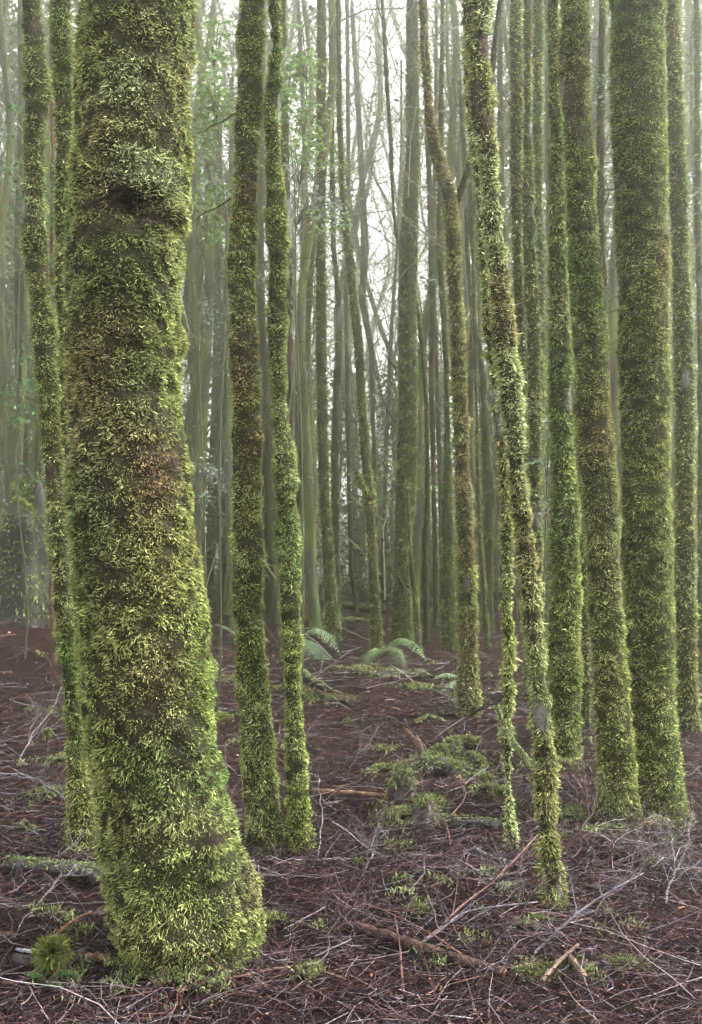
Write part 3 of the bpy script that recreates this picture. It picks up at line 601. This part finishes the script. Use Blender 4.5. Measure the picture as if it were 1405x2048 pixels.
# ground moss cushions
def cushion(px, py, rx, n, pal, L=.02, ry=None):
    c = at(px, py); ry = ry or rx; q = rng.normal(size=(n, 2))*np.array([rx, ry])*.5; x = c[0]+q[:, 0]; y = c[1]+q[:, 1]
    g = np.exp(-(q[:, 0]/rx)**2-(q[:, 1]/ry)**2); z = gz(x, y) + .035*g; p = np.stack([x, y, z], -1)
    keep = vnoise(p*14, 77) > -.25; p = p[keep]; m = len(p)
    D = norm(rng.normal(0, .55, (m, 3)) + np.array([0, -.25, 1])); ln = L*rng.uniform(.5, 1.5, m)
    P = p[:, None] + D[:, None]*(ln[:, None]*np.array([0, .5, 1]))[..., None]; P[:, 2] += rng.normal(0, .2, (m, 3))*ln[:, None]
    c_ = moss_col(p, 5, pal)*np.exp(rng.normal(0, .3, m))[:, None]
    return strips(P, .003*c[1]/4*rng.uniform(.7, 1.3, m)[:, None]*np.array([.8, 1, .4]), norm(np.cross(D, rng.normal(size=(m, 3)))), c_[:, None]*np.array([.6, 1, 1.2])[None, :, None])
cs = [(905,1530,.22,2600), (870,1515,.14,1200), (940,1505,.1,700), (770,1545,.12,900), (1160,1925,.16,0), (800,1640,.13,900), (860,1615,.1,600), (1100,1530,.2,900), (1150,1630,.2,900),
      (740,1340,.25,800), (660,1400,.3,700), (830,1375,.25,700), (590,1380,.2,500), (450,1360,.3,900), (440,1440,.15,500), (120,1520,.15,700), (95,1590,.12,500), (230,1955,.18,900), (560,1700,.1,500),
      (1280,1640,.3,1200), (540,1850,.08,300), (620,1960,.06,200), (960,1560,.12,500), (700,1210,.5,600), (870,1225,.5,500), (60,1230,.4,600), (990,1590,.15,700), (780,1700,.08,250), (1210,1670,.12,500), (380,1960,.2,900), (180,1755,.1,500), (930,1395,.2,500), (700,1240,.4,500)]
_sc = [(float(a_), float(b_), float(c_), 60) for a_, b_, c_ in zip(rng.uniform(20, 1390, 110), 1260+700*rng.random(110)**1.3, rng.uniform(.03, .09, 110))]
cs = cs + _sc
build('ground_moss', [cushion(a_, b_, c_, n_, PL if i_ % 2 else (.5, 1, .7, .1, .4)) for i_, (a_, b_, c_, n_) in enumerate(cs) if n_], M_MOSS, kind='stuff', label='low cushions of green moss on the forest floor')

# ------------------------------------------------------------------ fallen logs, sticks and stumps
def G(px, py, dz=0): p = at(px, py); p[2] += dz; return p
def log(name, label, pts, r0, r1, col, cat='log', sides=12, k=22, lump=.15, moss=0, pal=PL, mat=None, endcol=None, seed=0, L=.018, group=None, wob=.01, twigs=0, up_only=True):
    root = empty(name, tuple(pts[0]), label, cat, group)
    p = poly_curve(pts, k, wob, seed); r = np.linspace(r0, r1, k)*(1+lump*rng.normal(0, .6, k))
    col = np.array(col)[None]*np.exp(rng.normal(0, .25, k))[:, None]
    V, Q, K = tubes(p[None], r[None], col[None], sides)
    V = V + norm(V - np.repeat(p, sides, 0))*(r0*lump*fbm(V*18, seed, 2))[:, None]
    caps = []
    for e, s in ((0, -1), (k-1, 1)):
        ring = V[e*sides:(e+1)*sides]; T = norm(p[min(e+1, k-1)] - p[max(e-1, 0)])*s; ctr = ring.mean(0) + T*r[e]*.25
        CV = np.r_[ring + T*.0005, ctr[None]]; i = np.arange(0, sides, 2)
        caps.append((CV, np.stack([i, (i+1) % sides, (i+2) % sides, np.full(len(i), sides)], -1), np.broadcast_to(endcol if endcol is not None else np.array(col[0])*1.4, CV.shape)))
    build('bark' if r0 > .012 else 'stem', [(V, Q, K)], mat or M_WOOD, root)
    if r0 > .012: build('broken_end', caps, M_WOOD, root, smooth=False)
    if moss: build('moss', [moss_on_curve(p, r, moss, L, .003*pts[0][1]/4, seed, pal, up_only=up_only, thr=.35)], M_MOSS, root, kind='stuff')
    if twigs:
        i = rng.integers(2, k-2, twigs); d = norm(np.gradient(p, axis=0))[i]*.7 + norm(rng.normal(size=(twigs, 3)))*.8; d[:, 2] = np.abs(d[:, 2])*.8
        tw = twigs_from(p[i], d, rng.uniform(.15, .45, twigs)*np.linalg.norm(p[-1]-p[0]), r[i]*.55, 1, 3, .18, 6, .02)
        build('side_twigs', twig_mesh(tw, lambda m: np.array(col[0])[None]*np.exp(rng.normal(0, .25, m))[:, None], 4), mat or M_TWIG, root)
    return root
RB = (.04, .02, .017); GY = (.16, .15, .165); DK = (.03, .02, .022); TAN = (.13, .075, .045)
ORG = np.array([.18, .07, .03])
log('fallen_log', 'reddish brown log with an orange split end lying along the bottom', [G(690,1868,.03), G(780,1892,.03), G(850,1915,.03), G(1010,1948,.015)], .023, .02, RB, endcol=ORG, seed=1, k=26)
log('fallen_log', 'moss topped log lying at the bottom right', [G(1030,1952,-.012), G(1150,1938,-.004), G(1210,1934,.0), G(1285,1930,-.012)], .036, .028, DK, lump=.35, moss=3000, pal=(.6,.8,.7,.5,.1), seed=2)
log('fallen_log', 'smooth grey log with moss resting left of the thickest trunk', [G(20,1748,.05), G(90,1762,.06), G(150,1765,.05), G(215,1775,.04)], .03, .036, (.05,.042,.05), moss=900, seed=3, pal=(.8,.8,.6,.1,.1))
log('fallen_branch', 'long smooth reddish branch snaking along the bottom edge left of centre', [G(340,1985,.01), G(430,1972,.015), G(520,1962,.02), G(598,1943,.03), G(640,1950,.02), G(690,1968,.01)], .006, .004, (.1,.05,.045), 'branch', sides=6, seed=4, wob=.004, k=30)
log('cut_pole', 'tan peeled pole lying right of the crooked foreground trunk', [G(628,1592,.03), G(700,1594,.03), G(775,1600,.02)], .014, .012, TAN, 'pole', endcol=np.array(TAN), seed=5, wob=.004)
log('fallen_log', 'short grey weathered log left of the thinnest foreground stem', [G(905,1655,.04), G(950,1660,.04), G(1004,1662,.03)], .022, .027, (.055,.052,.058), seed=6, moss=250)
log('fallen_branch', 'pale grey stick lying before the thinnest foreground stem', [G(944,1712,.03), G(985,1722,.02), G(1030,1735,.01)], .009, .008, (.12,.11,.125), 'branch', seed=7, sides=8)
log('wood_stub', 'red brown broken stub of wood poking up from the rotten log', [G(852,1518,.0), G(835,1500,.06), G(812,1492,.12)], .028, .022, (.06,.028,.02), 'branch', endcol=np.array([.13,.055,.035]), seed=8, wob=.004, lump=.25)
log('rotten_log', 'rotting purple log half covered in pale moss behind the small stump', [G(795,1560,.03), G(870,1555,.05), G(960,1545,.03)], .055, .065, (.02,.013,.018), seed=9, lump=.5, moss=4600, L=.022, wob=.03, sides=18, k=30)
log('rotten_log', 'mossy root lump rising beyond the rotting purple log', [G(870,1530,.03), G(915,1512,.09), G(960,1508,.05)], .05, .05, DK, seed=10, lump=.5, moss=3200, L=.025, wob=.03, sides=16)
log('fallen_log', 'light mossy log under the central fern', [G(660,1345,.05), G(740,1358,.05), G(850,1352,.05)], .04, .03, DK, seed=11, moss=2400, up_only=False)
log('fallen_log', 'dark sunken log between the central fern and the furry trunk', [G(770,1350,.04), G(840,1360,.04), G(900,1362,.04)], .03, .025, DK, seed=12, moss=300)
log('fallen_log', 'mossy log angled down from the crooked trunk towards the centre', [G(605,1352,.05), G(650,1385,.04), G(705,1412,.03)], .028, .03, DK, seed=13, moss=700)
log('fallen_log', 'mossy log far back at the foot of the pillar like trunk', [G(690,1215,.08), G(735,1225,.08), G(770,1222,.08)], .08, .07, DK, seed=14, moss=1500, L=.04)
log('fallen_log', 'dark log far back right of the crooked foreground trunk', [G(600,1208,.1), G(640,1222,.1)], .07, .06, DK, seed=15, moss=300, L=.04)
log('fallen_log', 'low log seen left of the straight slim trunk', [G(415,1190,.12), G(445,1200,.1), G(500,1195,.1)], .05, .05, (.06,.03,.035), seed=16, moss=200, L=.03)
log('fallen_branch', 'mossy curved branch on the floor before the furry trunk', [G(830,1452,.02), G(855,1440,.05), G(890,1448,.02)], .012, .01, (.08,.07,.05), 'branch', seed=17, moss=260)
log('fallen_branch', 'dark diagonal branch propped against the thinnest foreground stem', [G(872,1478,.02), G(945,1450,.1), P3(1000,1400,6.0), P3(1050,1368,6.0)], .011, .006, DK, 'branch', seed=18, sides=6, twigs=5)
dthin = at(1024, 1702)[1]
log('hanging_branch', 'lichen covered branch arching down right from the thinnest foreground stem', [P3(992,1415,dthin-.1), P3(1003,1440,dthin-.1), P3(1022,1480,dthin-.1), P3(1045,1508,dthin-.12), P3(1060,1525,dthin-.15), P3(1074,1538,dthin-.2)], .007, .005, (.12,.13,.08), 'branch', seed=19, moss=1500, pal=(.4,.4,1.6,.05,.4), up_only=False, L=.013)
log('fallen_branch', 'long dark bowed branch across the lower right floor', [G(832,1905,.02), G(880,1890,.06), G(930,1872,.09), G(1000,1858,.1), G(1075,1845,.08)], .005, .003, (.07,.06,.075), 'branch', seed=20, sides=6, twigs=6, wob=.006)
log('fallen_branch', 'long grey branch rising right from the moss topped log', [G(1070,1935,.05), G(1150,1905,.14), G(1215,1890,.2), G(1290,1880,.26)], .0055, .003, (.08,.07,.085), 'branch', seed=21, sides=6, twigs=7, wob=.006)
log('fallen_branch', 'straight red brown stick reaching up to the spiky trunk foot', [G(850,1890,.02), G(930,1850,.08), G(1000,1820,.15), G(1075,1770,.22)], .0055, .004, (.09,.045,.04), 'branch', seed=22, sides=6, twigs=3, wob=.004)
log('fallen_branch', 'pale split stick pointing left at the bottom right', [G(1085,1975,.02), G(1120,1950,.05), G(1160,1940,.08)], .009, .006, (.11,.07,.055), 'branch', seed=23, sides=8)
log('fallen_branch', 'thick pale split branch end leaning down at the bottom right', [G(1140,1935,.05), G(1170,1975,.03)], .012, .015, (.1,.062,.05), 'branch', seed=24, sides=8, k=10)
log('fallen_branch', 'thin upright reddish stick crossing the orange split log', [G(808,1990,.0), P3(800,1900,3.6), P3(790,1830,3.6)], .005, .003, (.1,.05,.05), 'branch', seed=25, sides=6, wob=.004)
log('fallen_branch', 'pale forked branch lying right of the crooked trunk foot', [G(640,1720,.03), G(645,1680,.1), G(640,1640,.12), G(638,1600,.14)], .004, .002, (.1,.095,.1), 'branch', seed=26, sides=6, twigs=6)
log('fallen_branch', 'short grey stick on the floor below the crooked trunk', [G(590,1722,.02), G(640,1724,.02), G(706,1726,.02)], .006, .005, (.18,.16,.18), 'branch', seed=27, sides=6)
log('fallen_branch', 'orange peeled stick behind the moss ball', [G(90,1905,.02), G(130,1885,.05), G(185,1855,.05)], .006, .005, (.17,.07,.04), 'branch', seed=28, sides=8)
log('fallen_branch', 'pale grey branch tangle at the left edge above the grey log', [G(45,1560,.03), G(85,1590,.08), G(140,1620,.05), G(165,1640,.03)], .008, .005, (.06,.055,.062), 'branch', seed=29, sides=6, twigs=12)
log('fallen_branch', 'leaning grey branch at the left edge near the small moss sprout', [G(36,1530,.02), G(70,1500,.15), G(110,1480,.28), G(125,1470,.4)], .005, .003, (.12,.1,.11), 'branch', seed=30, sides=6, twigs=8)
log('fallen_branch', 'purple grey stick lying flat beside the moss ball', [G(36,1900,.01), G(70,1915,.02), G(110,1935,.01)], .008, .008, (.2,.19,.25), 'branch', seed=31, sides=6)
log('fallen_branch', 'thin curved twig in front of the misty tree bases', [G(590,1270,.1), G(680,1275,.16), G(760,1305,.12), G(780,1310,.05)], .007, .005, (.22,.2,.2), 'branch', seed=32, sides=5)
log('fallen_log', 'broken tan chunk of wood right of the moss ball', [G(165,1928,.02), G(215,1935,.02)], .016, .013, (.09,.045,.03), seed=33, k=10, lump=.4)
log('fallen_log', 'dark rotten log piece under the moss ball', [G(30,1935,.02), G(130,1938,.02), G(165,1930,.02)], .024, .02, DK, seed=34, k=14, lump=.3)
for i, (pts, lab) in enumerate([
    ([(1120,1700),(1200,1720),(1300,1700)], 'dead brushwood spray right of the spiky trunk foot'),
    ([(1330,1660),(1350,1740),(1300,1800)], 'dead brushwood spray below the right edge trunk'),
    ([(1180,1850),(1280,1800),(1400,1760)], 'dead brushwood spray along the lower right edge'),
    ([(930,1780),(1020,1760),(1090,1700)], 'dead brushwood left of the spiky trunk foot'),
    ([(720,1760),(760,1700),(800,1690)], 'dead brushwood on the open floor in the middle'),
    ([(660,1900),(720,1850),(800,1830)], 'dead brushwood above the orange split log'),
    ([(560,1790),(620,1800),(700,1760)], 'dead brushwood right of the thickest trunk foot'),
    ([(60,1830),(120,1800),(200,1810)], 'dead brushwood between the grey log and the moss ball'),
    ([(950,1960),(1040,1900),(1100,1880)], 'dead brushwood behind the moss topped log'),
    ([(1250,1960),(1320,1900),(1390,1890)], 'dead brushwood in the lower right corner'),
    ([(700,1540),(750,1500),(760,1490)], 'dead brushwood left of the small stump'),
    ([(1000,1640),(1060,1620),(1090,1600)], 'dead brushwood between the thinnest stem and the spiky trunk'),
    ([(1130,1560),(1160,1600),(1190,1620)], 'dead brushwood at the foot of the dark green trunk'),
    ([(60,1400),(80,1440),(60,1500)], 'dead brushwood at the left edge beyond the leaning branch'),
    ([(1150,1740),(1180,1690),(1200,1650)], 'upright dead brush before the foot of the rust patched trunk'),
    ([(1250,1760),(1280,1700),(1310,1660)], 'upright dead brush before the foot of the thick right trunk'),
    ([(1330,1820),(1350,1780),(1390,1700)], 'tall dead brush at the right edge of the floor'),
    ([(600,1490),(640,1470),(690,1450)], 'low dead brush beyond the tan peeled pole'),
    ([(760,1440),(800,1410),(850,1400)], 'low dead brush before the furry trunk'),
    ([(1000,1720),(1020,1780),(980,1840)], 'dead brushwood between pale grey stick and red brown stick')]):
    P_ = [G(a_, b_, .03+.12*j*(i % 3)/2) for j, (a_, b_) in enumerate(pts)]
    log('brushwood', lab, P_, .0045, .0025, [(.05, .022, .026), (.085, .075, .082), (.03, .014, .018)][i % 3], 'branch', sides=5, seed=60+i, twigs=16, wob=.02, k=14)

# small stump
def stump(name, label, px, py, h, r, seed, moss, pal=PL, col=(.05,.035,.035), top_jag=.3, wide=1.0):
    b = G(px, py); root = empty(name, tuple(b), label, 'stump'); s_ = 26; zz = np.linspace(-.05, h, 14); th = np.arange(s_)*2*PI/s_
    Z, T = np.meshgrid(zz, th, indexing='ij'); f = np.clip(Z/h, 0, 1); R = r*(1.25 - .3*f - .45*f**7 + .35*np.exp(-f*6))*(1+.12*np.sin(5*T+seed)+.1*np.sin(3*T))
    q = np.stack([np.cos(T)*wide*R, np.sin(T)*R, Z], -1); q[-1, :, 2] += h*top_jag*vnoise(np.stack([np.cos(th)*2, np.sin(th)*2, th*0+seed], -1), seed)
    q[-2, :, 2] += h*top_jag*.6*vnoise(np.stack([np.cos(th)*2, np.sin(th)*2, th*0+seed], -1), seed)
    q = q + (.02*fbm(q*14, seed, 3) + r*.3*fbm(q/r*.8+seed, seed+2, 2))[..., None]*np.stack([np.cos(T), np.sin(T), T*0], -1) + b
    i = np.arange(Z.size).reshape(Z.shape); j = np.roll(i, -1, 1); Q = np.stack([i[:-1], j[:-1], j[1:], i[1:]], -1).reshape(-1, 4); V = q.reshape(-1, 3)
    K = np.array(col)[None]*np.exp(.5*fbm(V*9, seed, 3))[:, None]
    build('bark', [(V, Q, K)], M_WOOD, root)
    ring = V[i[-1]]; c = ring.mean(0) - np.array([0, 0, .03]); V2 = np.r_[ring, c[None]]; k2 = np.arange(0, s_, 2)
    build('cut_top', [(V2, np.stack([k2, (k2+1) % s_, (k2+2) % s_, np.full(len(k2), s_)], -1), np.broadcast_to(np.array(col)*1.6, V2.shape))], M_WOOD, root, smooth=False)
    m = moss; zi = rng.random(m)*13; ti = rng.integers(0, s_, m); z0 = zi.astype(int); fz = (zi-z0)[:, None]; ft = rng.random((m, 1)); tj = (ti+1) % s_
    p = (q[z0, ti]*(1-fz)+q[np.minimum(z0+1, 13), ti]*fz)*(1-ft) + (q[z0, tj]*(1-fz)+q[np.minimum(z0+1, 13), tj]*fz)*ft
    topm = rng.random(m) < (.7 if r > .2 else .35); rr = np.sqrt(rng.random(m))[:, None]; p[topm] = (c+(ring[ti]-c)*rr)[topm]
    p = p + rng.normal(0, .012, (m, 3)); dn = norm(p - b - np.array([0, 0, h*.4])); dn[topm] = (0, 0, 1)
    D = norm(dn + rng.normal(0, .5, (m, 3)) - np.array([0, 0, .2])); keep = vnoise(p*7+seed, seed+4) > -.35; p, D = p[keep], D[keep]; m = len(p)
    ln = .025*rng.uniform(.5, 1.6, m)*(b[1]/6)**.4; P = p[:, None]+D[:, None]*(ln[:, None]*np.array([0, .5, 1]))[..., None]; P[:, 2, 2] -= ln*.25
    cc = moss_col(p, seed, pal)*np.exp(rng.normal(0, .3, m))[:, None]
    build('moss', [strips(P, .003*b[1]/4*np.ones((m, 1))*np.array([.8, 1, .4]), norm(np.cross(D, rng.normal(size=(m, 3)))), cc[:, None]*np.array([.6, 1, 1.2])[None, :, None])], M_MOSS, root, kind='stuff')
    return root
stump('tree_stump', 'small jagged stump with a mossy foot in the middle of the floor', 805, 1592, .16, .055, 31, 1500, top_jag=.35)
stump('tree_stump', 'big old stump capped with green moss at the left edge', 50, 1245, 1.6, .34, 32, 15000, pal=(.3,1.2,.2,.02,.9), col=(.012,.010,.010), top_jag=.22)
stump('tree_stump', 'low mossy stump at the foot of the left edge trunk', 165, 1690, .25, .05, 33, 1800, pal=GR, top_jag=.2)
stump('tree_stump', 'low rotten stump in the twigs right of the small jagged stump', 850, 1640, .09, .07, 34, 600, top_jag=.5)

# moss ball and sprouts
def moss_ball(label, px, py, r, n, h, L, pal):
    b = G(px, py); root = empty('moss_ball', tuple(b), label, 'moss'); c = b + np.array([0, 0, h])
    build('stub', [tubes(np.linspace(b-np.array([0, 0, .03]), c, 5)[None], np.full((1, 5), r*.35), np.array([[.03, .025, .02]]), 8)], M_WOOD, root)
    v = norm(rng.normal(size=(n, 3))); v[:, 2] = np.maximum(v[:, 2], -.6); p = c + v*r*.45*rng.random(n)[:, None]**.5; D = norm(v + rng.normal(0, .3, (n, 3)) + np.array([0, 0, .15]))
    ln = L*rng.uniform(.45, 1.2, n)*(1+.35*vnoise(v*2+3, 5)); t = np.array([0, .5, 1]); P = p[:, None]+D[:, None]*(ln[:, None]*t)[..., None]; P[:, 2, 2] -= ln*.12
    cc = vary(OLIVE*.62, n, .3); g = rng.random(n) < .3; cc[g] = vary(LIME*.62, g.sum(), .25)
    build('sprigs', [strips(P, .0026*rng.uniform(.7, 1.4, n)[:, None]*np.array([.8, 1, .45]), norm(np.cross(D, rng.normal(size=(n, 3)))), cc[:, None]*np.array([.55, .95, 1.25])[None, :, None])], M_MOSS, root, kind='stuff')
moss_ball('shaggy round ball of moss on a stub in the lower left corner', 105, 1945, .06, 3200, .075, .048, OL)
moss_ball('small pale moss sprout standing at the left edge', 95, 1500, .03, 450, .13, .035, PL)
moss_ball('tuft of pale moss on the floor before the rotting log', 1000, 1600, .035, 500, .04, .04, PL)

# ------------------------------------------------------------------ ferns
def fern(label, base, fr_list, col, wid=.07, cat='fern', group=None):
    root = empty('fern', tuple(base), label, cat, group)
    for (tip, rise, seed) in fr_list:
        k = 30; t = np.linspace(0, 1, k)[:, None]; tip = np.array(tip)
        p = base*(1-t)+tip*t; p[:, 2] += rise*4*(t[:, 0]*(1-t[:, 0]))**1.0
        T = norm(np.gradient(p, axis=0)); S = norm(np.cross(T, np.array([0, 0, 1.0]))); U = np.cross(S, T)
        L_ = np.linalg.norm(tip-base); i = np.arange(3, k-1); tt = i/(k-1)
        ll = wid*np.sin(np.clip(tt*1.08, 0, 1)**.75*PI)**.8*(1.15-.35*tt) + .006
        out = [tubes(p[None], np.linspace(.004, .0015, k)[None], np.array([[.09, .08, .03]]), 4)]
        for sgn in (-1, 1):
            for sub in (0,):
                q = p[i]*(1-sub)+p[i+1 if i[-1] < k-1 else i]*sub if sub else p[i]
                D = norm(S[i]*sgn + T[i]*.5 - U[i]*.18 + rng.normal(0, .06, (len(i), 3)))
                u = np.array([0, .35, .7, 1]); P = q[:, None]+D[:, None]*(ll[:, None]*u)[..., None]; P[..., 2] -= (ll[:, None]*.22*u**2)
                W = np.minimum(.0062*L_/.6, .0085)*np.array([1, 1.0, .7, .15])[None]*np.ones((len(i), 1))
                c = vary(col, len(i), .14); out.append(strips(P, W, T[i], np.repeat(c[:, None], 4, 1)))
        build('frond', out, M_LEAF, root)
    return root
FG = (.13, .22, .09); FB = (.15, .24, .14); FO = (.13, .15, .05)
b = G(598, 1300, .12); fern('green fern with two fronds spreading right of the crooked foreground trunk', b, [(P3(690, 1330, b[1]-.5), .34, 1), (P3(676, 1370, b[1]-1.6), .2, 2), (P3(640, 1345, b[1]-1.2), .2, 21), (P3(560, 1300, b[1]+.2), .15, 3)], FB, .21)
b = G(765, 1330, .16); fern('green fern arching over the mossy log in the centre', b, [(P3(862, 1340, b[1]-.7), .3, 4), (P3(725, 1340, b[1]-.4), .16, 5), (P3(815, 1350, b[1]-1.2), .2, 22)], FG, .18)
b = G(925, 1380, .12); fern('pale fern at the foot of the furry trunk', b, [(P3(862, 1362, b[1]-.3), .07, 6), (P3(985, 1415, b[1]-.3), .05, 7), (P3(880, 1385, b[1]-.5), .03, 8)], FB, .11)
b = G(478, 1290, .12); fern('fern frond poking out left of the straight slim trunk', b, [(P3(424, 1250, b[1]-.1), .08, 9)], FB, .14)
b = G(605, 1160, .3); fern('misty tree fern far behind the crooked trunk', b, [(P3(600, 1090, b[1]), .3, 10), (P3(585, 1110, b[1]), .3, 11), (P3(630, 1120, b[1]), .3, 12)], FB, .3)
b = G(712, 1165, .3); fern('misty tree fern in the far gap', b, [(P3(716, 1075, b[1]), .3, 13), (P3(690, 1100, b[1]), .3, 14), (P3(745, 1110, b[1]), .3, 15)], FB, .3)
b = G(836, 1160, .3); fern('misty tree fern behind the large misty trunk', b, [(P3(838, 1035, b[1]), .3, 16), (P3(860, 1060, b[1]), .3, 17)], FB, .3)
b = G(95, 1968, .01); fern('low dark green fern below the moss ball', b, [(P3(50, 1950, b[1]-.03), .02, 18), (P3(160, 1950, b[1]-.03), .03, 19), (P3(125, 1985, b[1]-.1), .02, 20)], (.04, .12, .025), .035)

# ------------------------------------------------------------------ leafy saplings and shrubs in the background
def sapling(label, px, base_y, tops, d, nleaf, leafcol, ls, seed, name='leafy_sapling', spread=.5, flat=.25, clusters=()):
    x = (px-CX)*d/F; b = np.array([x, d, float(gz(x, d))]); root = empty(name, tuple(b), label, 'sapling')
    tip = P3(px+6, tops, d); c = limb_curve(b-np.array([0, 0, .05]), tip, 0, 14, .02, seed)
    build('stem', [tubes(c[None], np.linspace(.010, .005, 14)[None], np.array([[.045, .05, .025]]), 6)], M_TWIG, root)
    lv = []; br = []
    for (cx_, cy_, w_, h_) in clusters:
        ctr = P3(cx_, cy_, d); n_ = int(nleaf*w_*h_/4600)
        k_ = max(2, n_//14)
        ends = ctr + rng.normal(size=(k_, 3))*np.array([w_*.4*d/F, .35, h_*.35*d/F])
        j = np.clip(np.searchsorted(c[:, 2], ends[:, 2]-.3), 1, 12); st = c[j]
        t = np.linspace(0, 1, 6)[None, :, None]; P = st[:, None]*(1-t)+ends[:, None]*t; P[:, :, 2] += .15*np.sin(t[:, :, 0]*PI)
        br.append(tubes(P, np.full((k_, 6), .004)*np.linspace(1, .5, 6)[None], vary((.07, .06, .045), k_), 3))
        i = rng.integers(0, k_, n_); tt = 1-rng.random(n_)**1.5*.55; p = st[i]*(1-tt[:, None])+ends[i]*tt[:, None]; p[:, 2] += .15*np.sin(tt*PI)
        p = p + rng.normal(0, 1, (n_, 3))*np.array([.07, .07, .025]); a = rng.uniform(-PI, PI, n_)
        D = norm(np.stack([np.cos(a), np.sin(a), rng.normal(-.25, flat, n_)], -1)); Nn = norm(np.stack([rng.normal(0, .3, n_), rng.normal(0, .3, n_), np.ones(n_)], -1))
        s_ = ls*rng.uniform(.6, 1.3, n_); lv.append(leaves(p, D, Nn, s_, s_*.3, vary(leafcol, n_, .25)))
    build('branches', br, M_TWIG, root); build('foliage', lv, M_LEAF, root, smooth=False, kind='stuff')
LG = (.13, .2, .07); LB = (.14, .18, .15)
sapling('bright green leafy sapling in the gap right of the thickest trunk', 432, 1190, 40, 9.0, 150, LG, .06, 1, clusters=[(425,200,60,120), (440,240,50,90), (415,430,50,80), (430,300,60,60), (425,480,40,60), (440,90,50,60)])
sapling('bright green leafy sapling right of the crooked foreground trunk', 600, 1190, 60, 9.5, 140, LG, .06, 2, clusters=[(600,170,70,110), (620,220,70,60), (640,330,80,80), (590,300,60,80), (665,440,70,50), (590,120,40,80)])
sapling('bluish glossy leaved shrub with drooping sprays in the mist', 575, 1190, 280, 10.5, 170, LB, .05, 3, name='leafy_shrub', clusters=[(640,430,110,50), (600,400,60,40), (560,560,40,120), (680,460,60,30), (555,480,30,100)])
sapling('bluish leaved shrub low beside the thickest trunk', 415, 1190, 300, 10.0, 150, LB, .05, 4, name='leafy_shrub', clusters=[(410,330,70,50), (425,970,60,60), (400,950,50,50), (430,640,50,80)])
sapling('bluish leaved shrub behind the trunks on the right', 1092, 1250, 250, 10.0, 160, LB, .05, 5, name='leafy_shrub', clusters=[(1092,560,26,200), (1090,900,28,180), (1092,1020,30,120), (1190,200,40,160), (1376,300,40,300)])
sapling('green leaved sapling deep in the wood behind the central trunks', 790, 1190, 500, 17.0, 60, LG, .09, 6, clusters=[(750,960,120,60), (640,970,60,70), (850,1000,60,70), (770,1010,60,40)])
sapling('dim bushy sapling at the far left edge', 50, 1230, 200, 11.0, 130, (.06,.14,.05), .06, 7, clusters=[(60,350,60,200), (45,800,50,200), (110,450,30,200)])

# ------------------------------------------------------------------ haze
def haze():
    x0, x1, y0, y1, z0, z1 = -60, 60, -18, 100, -1.2, 31
    V = np.array([(x, y, z) for z in (z0, z1) for y in (y0, y1) for x in (x0, x1)], float)
    me = bpy.data.meshes.new('haze'); me.from_pydata([tuple(v) for v in V], [], [(0, 2, 3, 1), (4, 5, 7, 6), (0, 1, 5, 4), (2, 6, 7, 3), (0, 4, 6, 2), (1, 3, 7, 5)])
    m, nt, out = mat_new('mist'); v = nt.nodes.new('ShaderNodeVolumePrincipled')
    v.inputs['Color'].default_value = (.98, .99, .86, 1); v.inputs['Density'].default_value = HAZE_DENSITY; v.inputs['Anisotropy'].default_value = .94
    nt.links.new(v.outputs[0], out.inputs['Volume']); me.materials.append(m)
    link(bpy.data.objects.new('haze', me), kind='stuff', label='pale morning mist hanging between the trees')
haze()
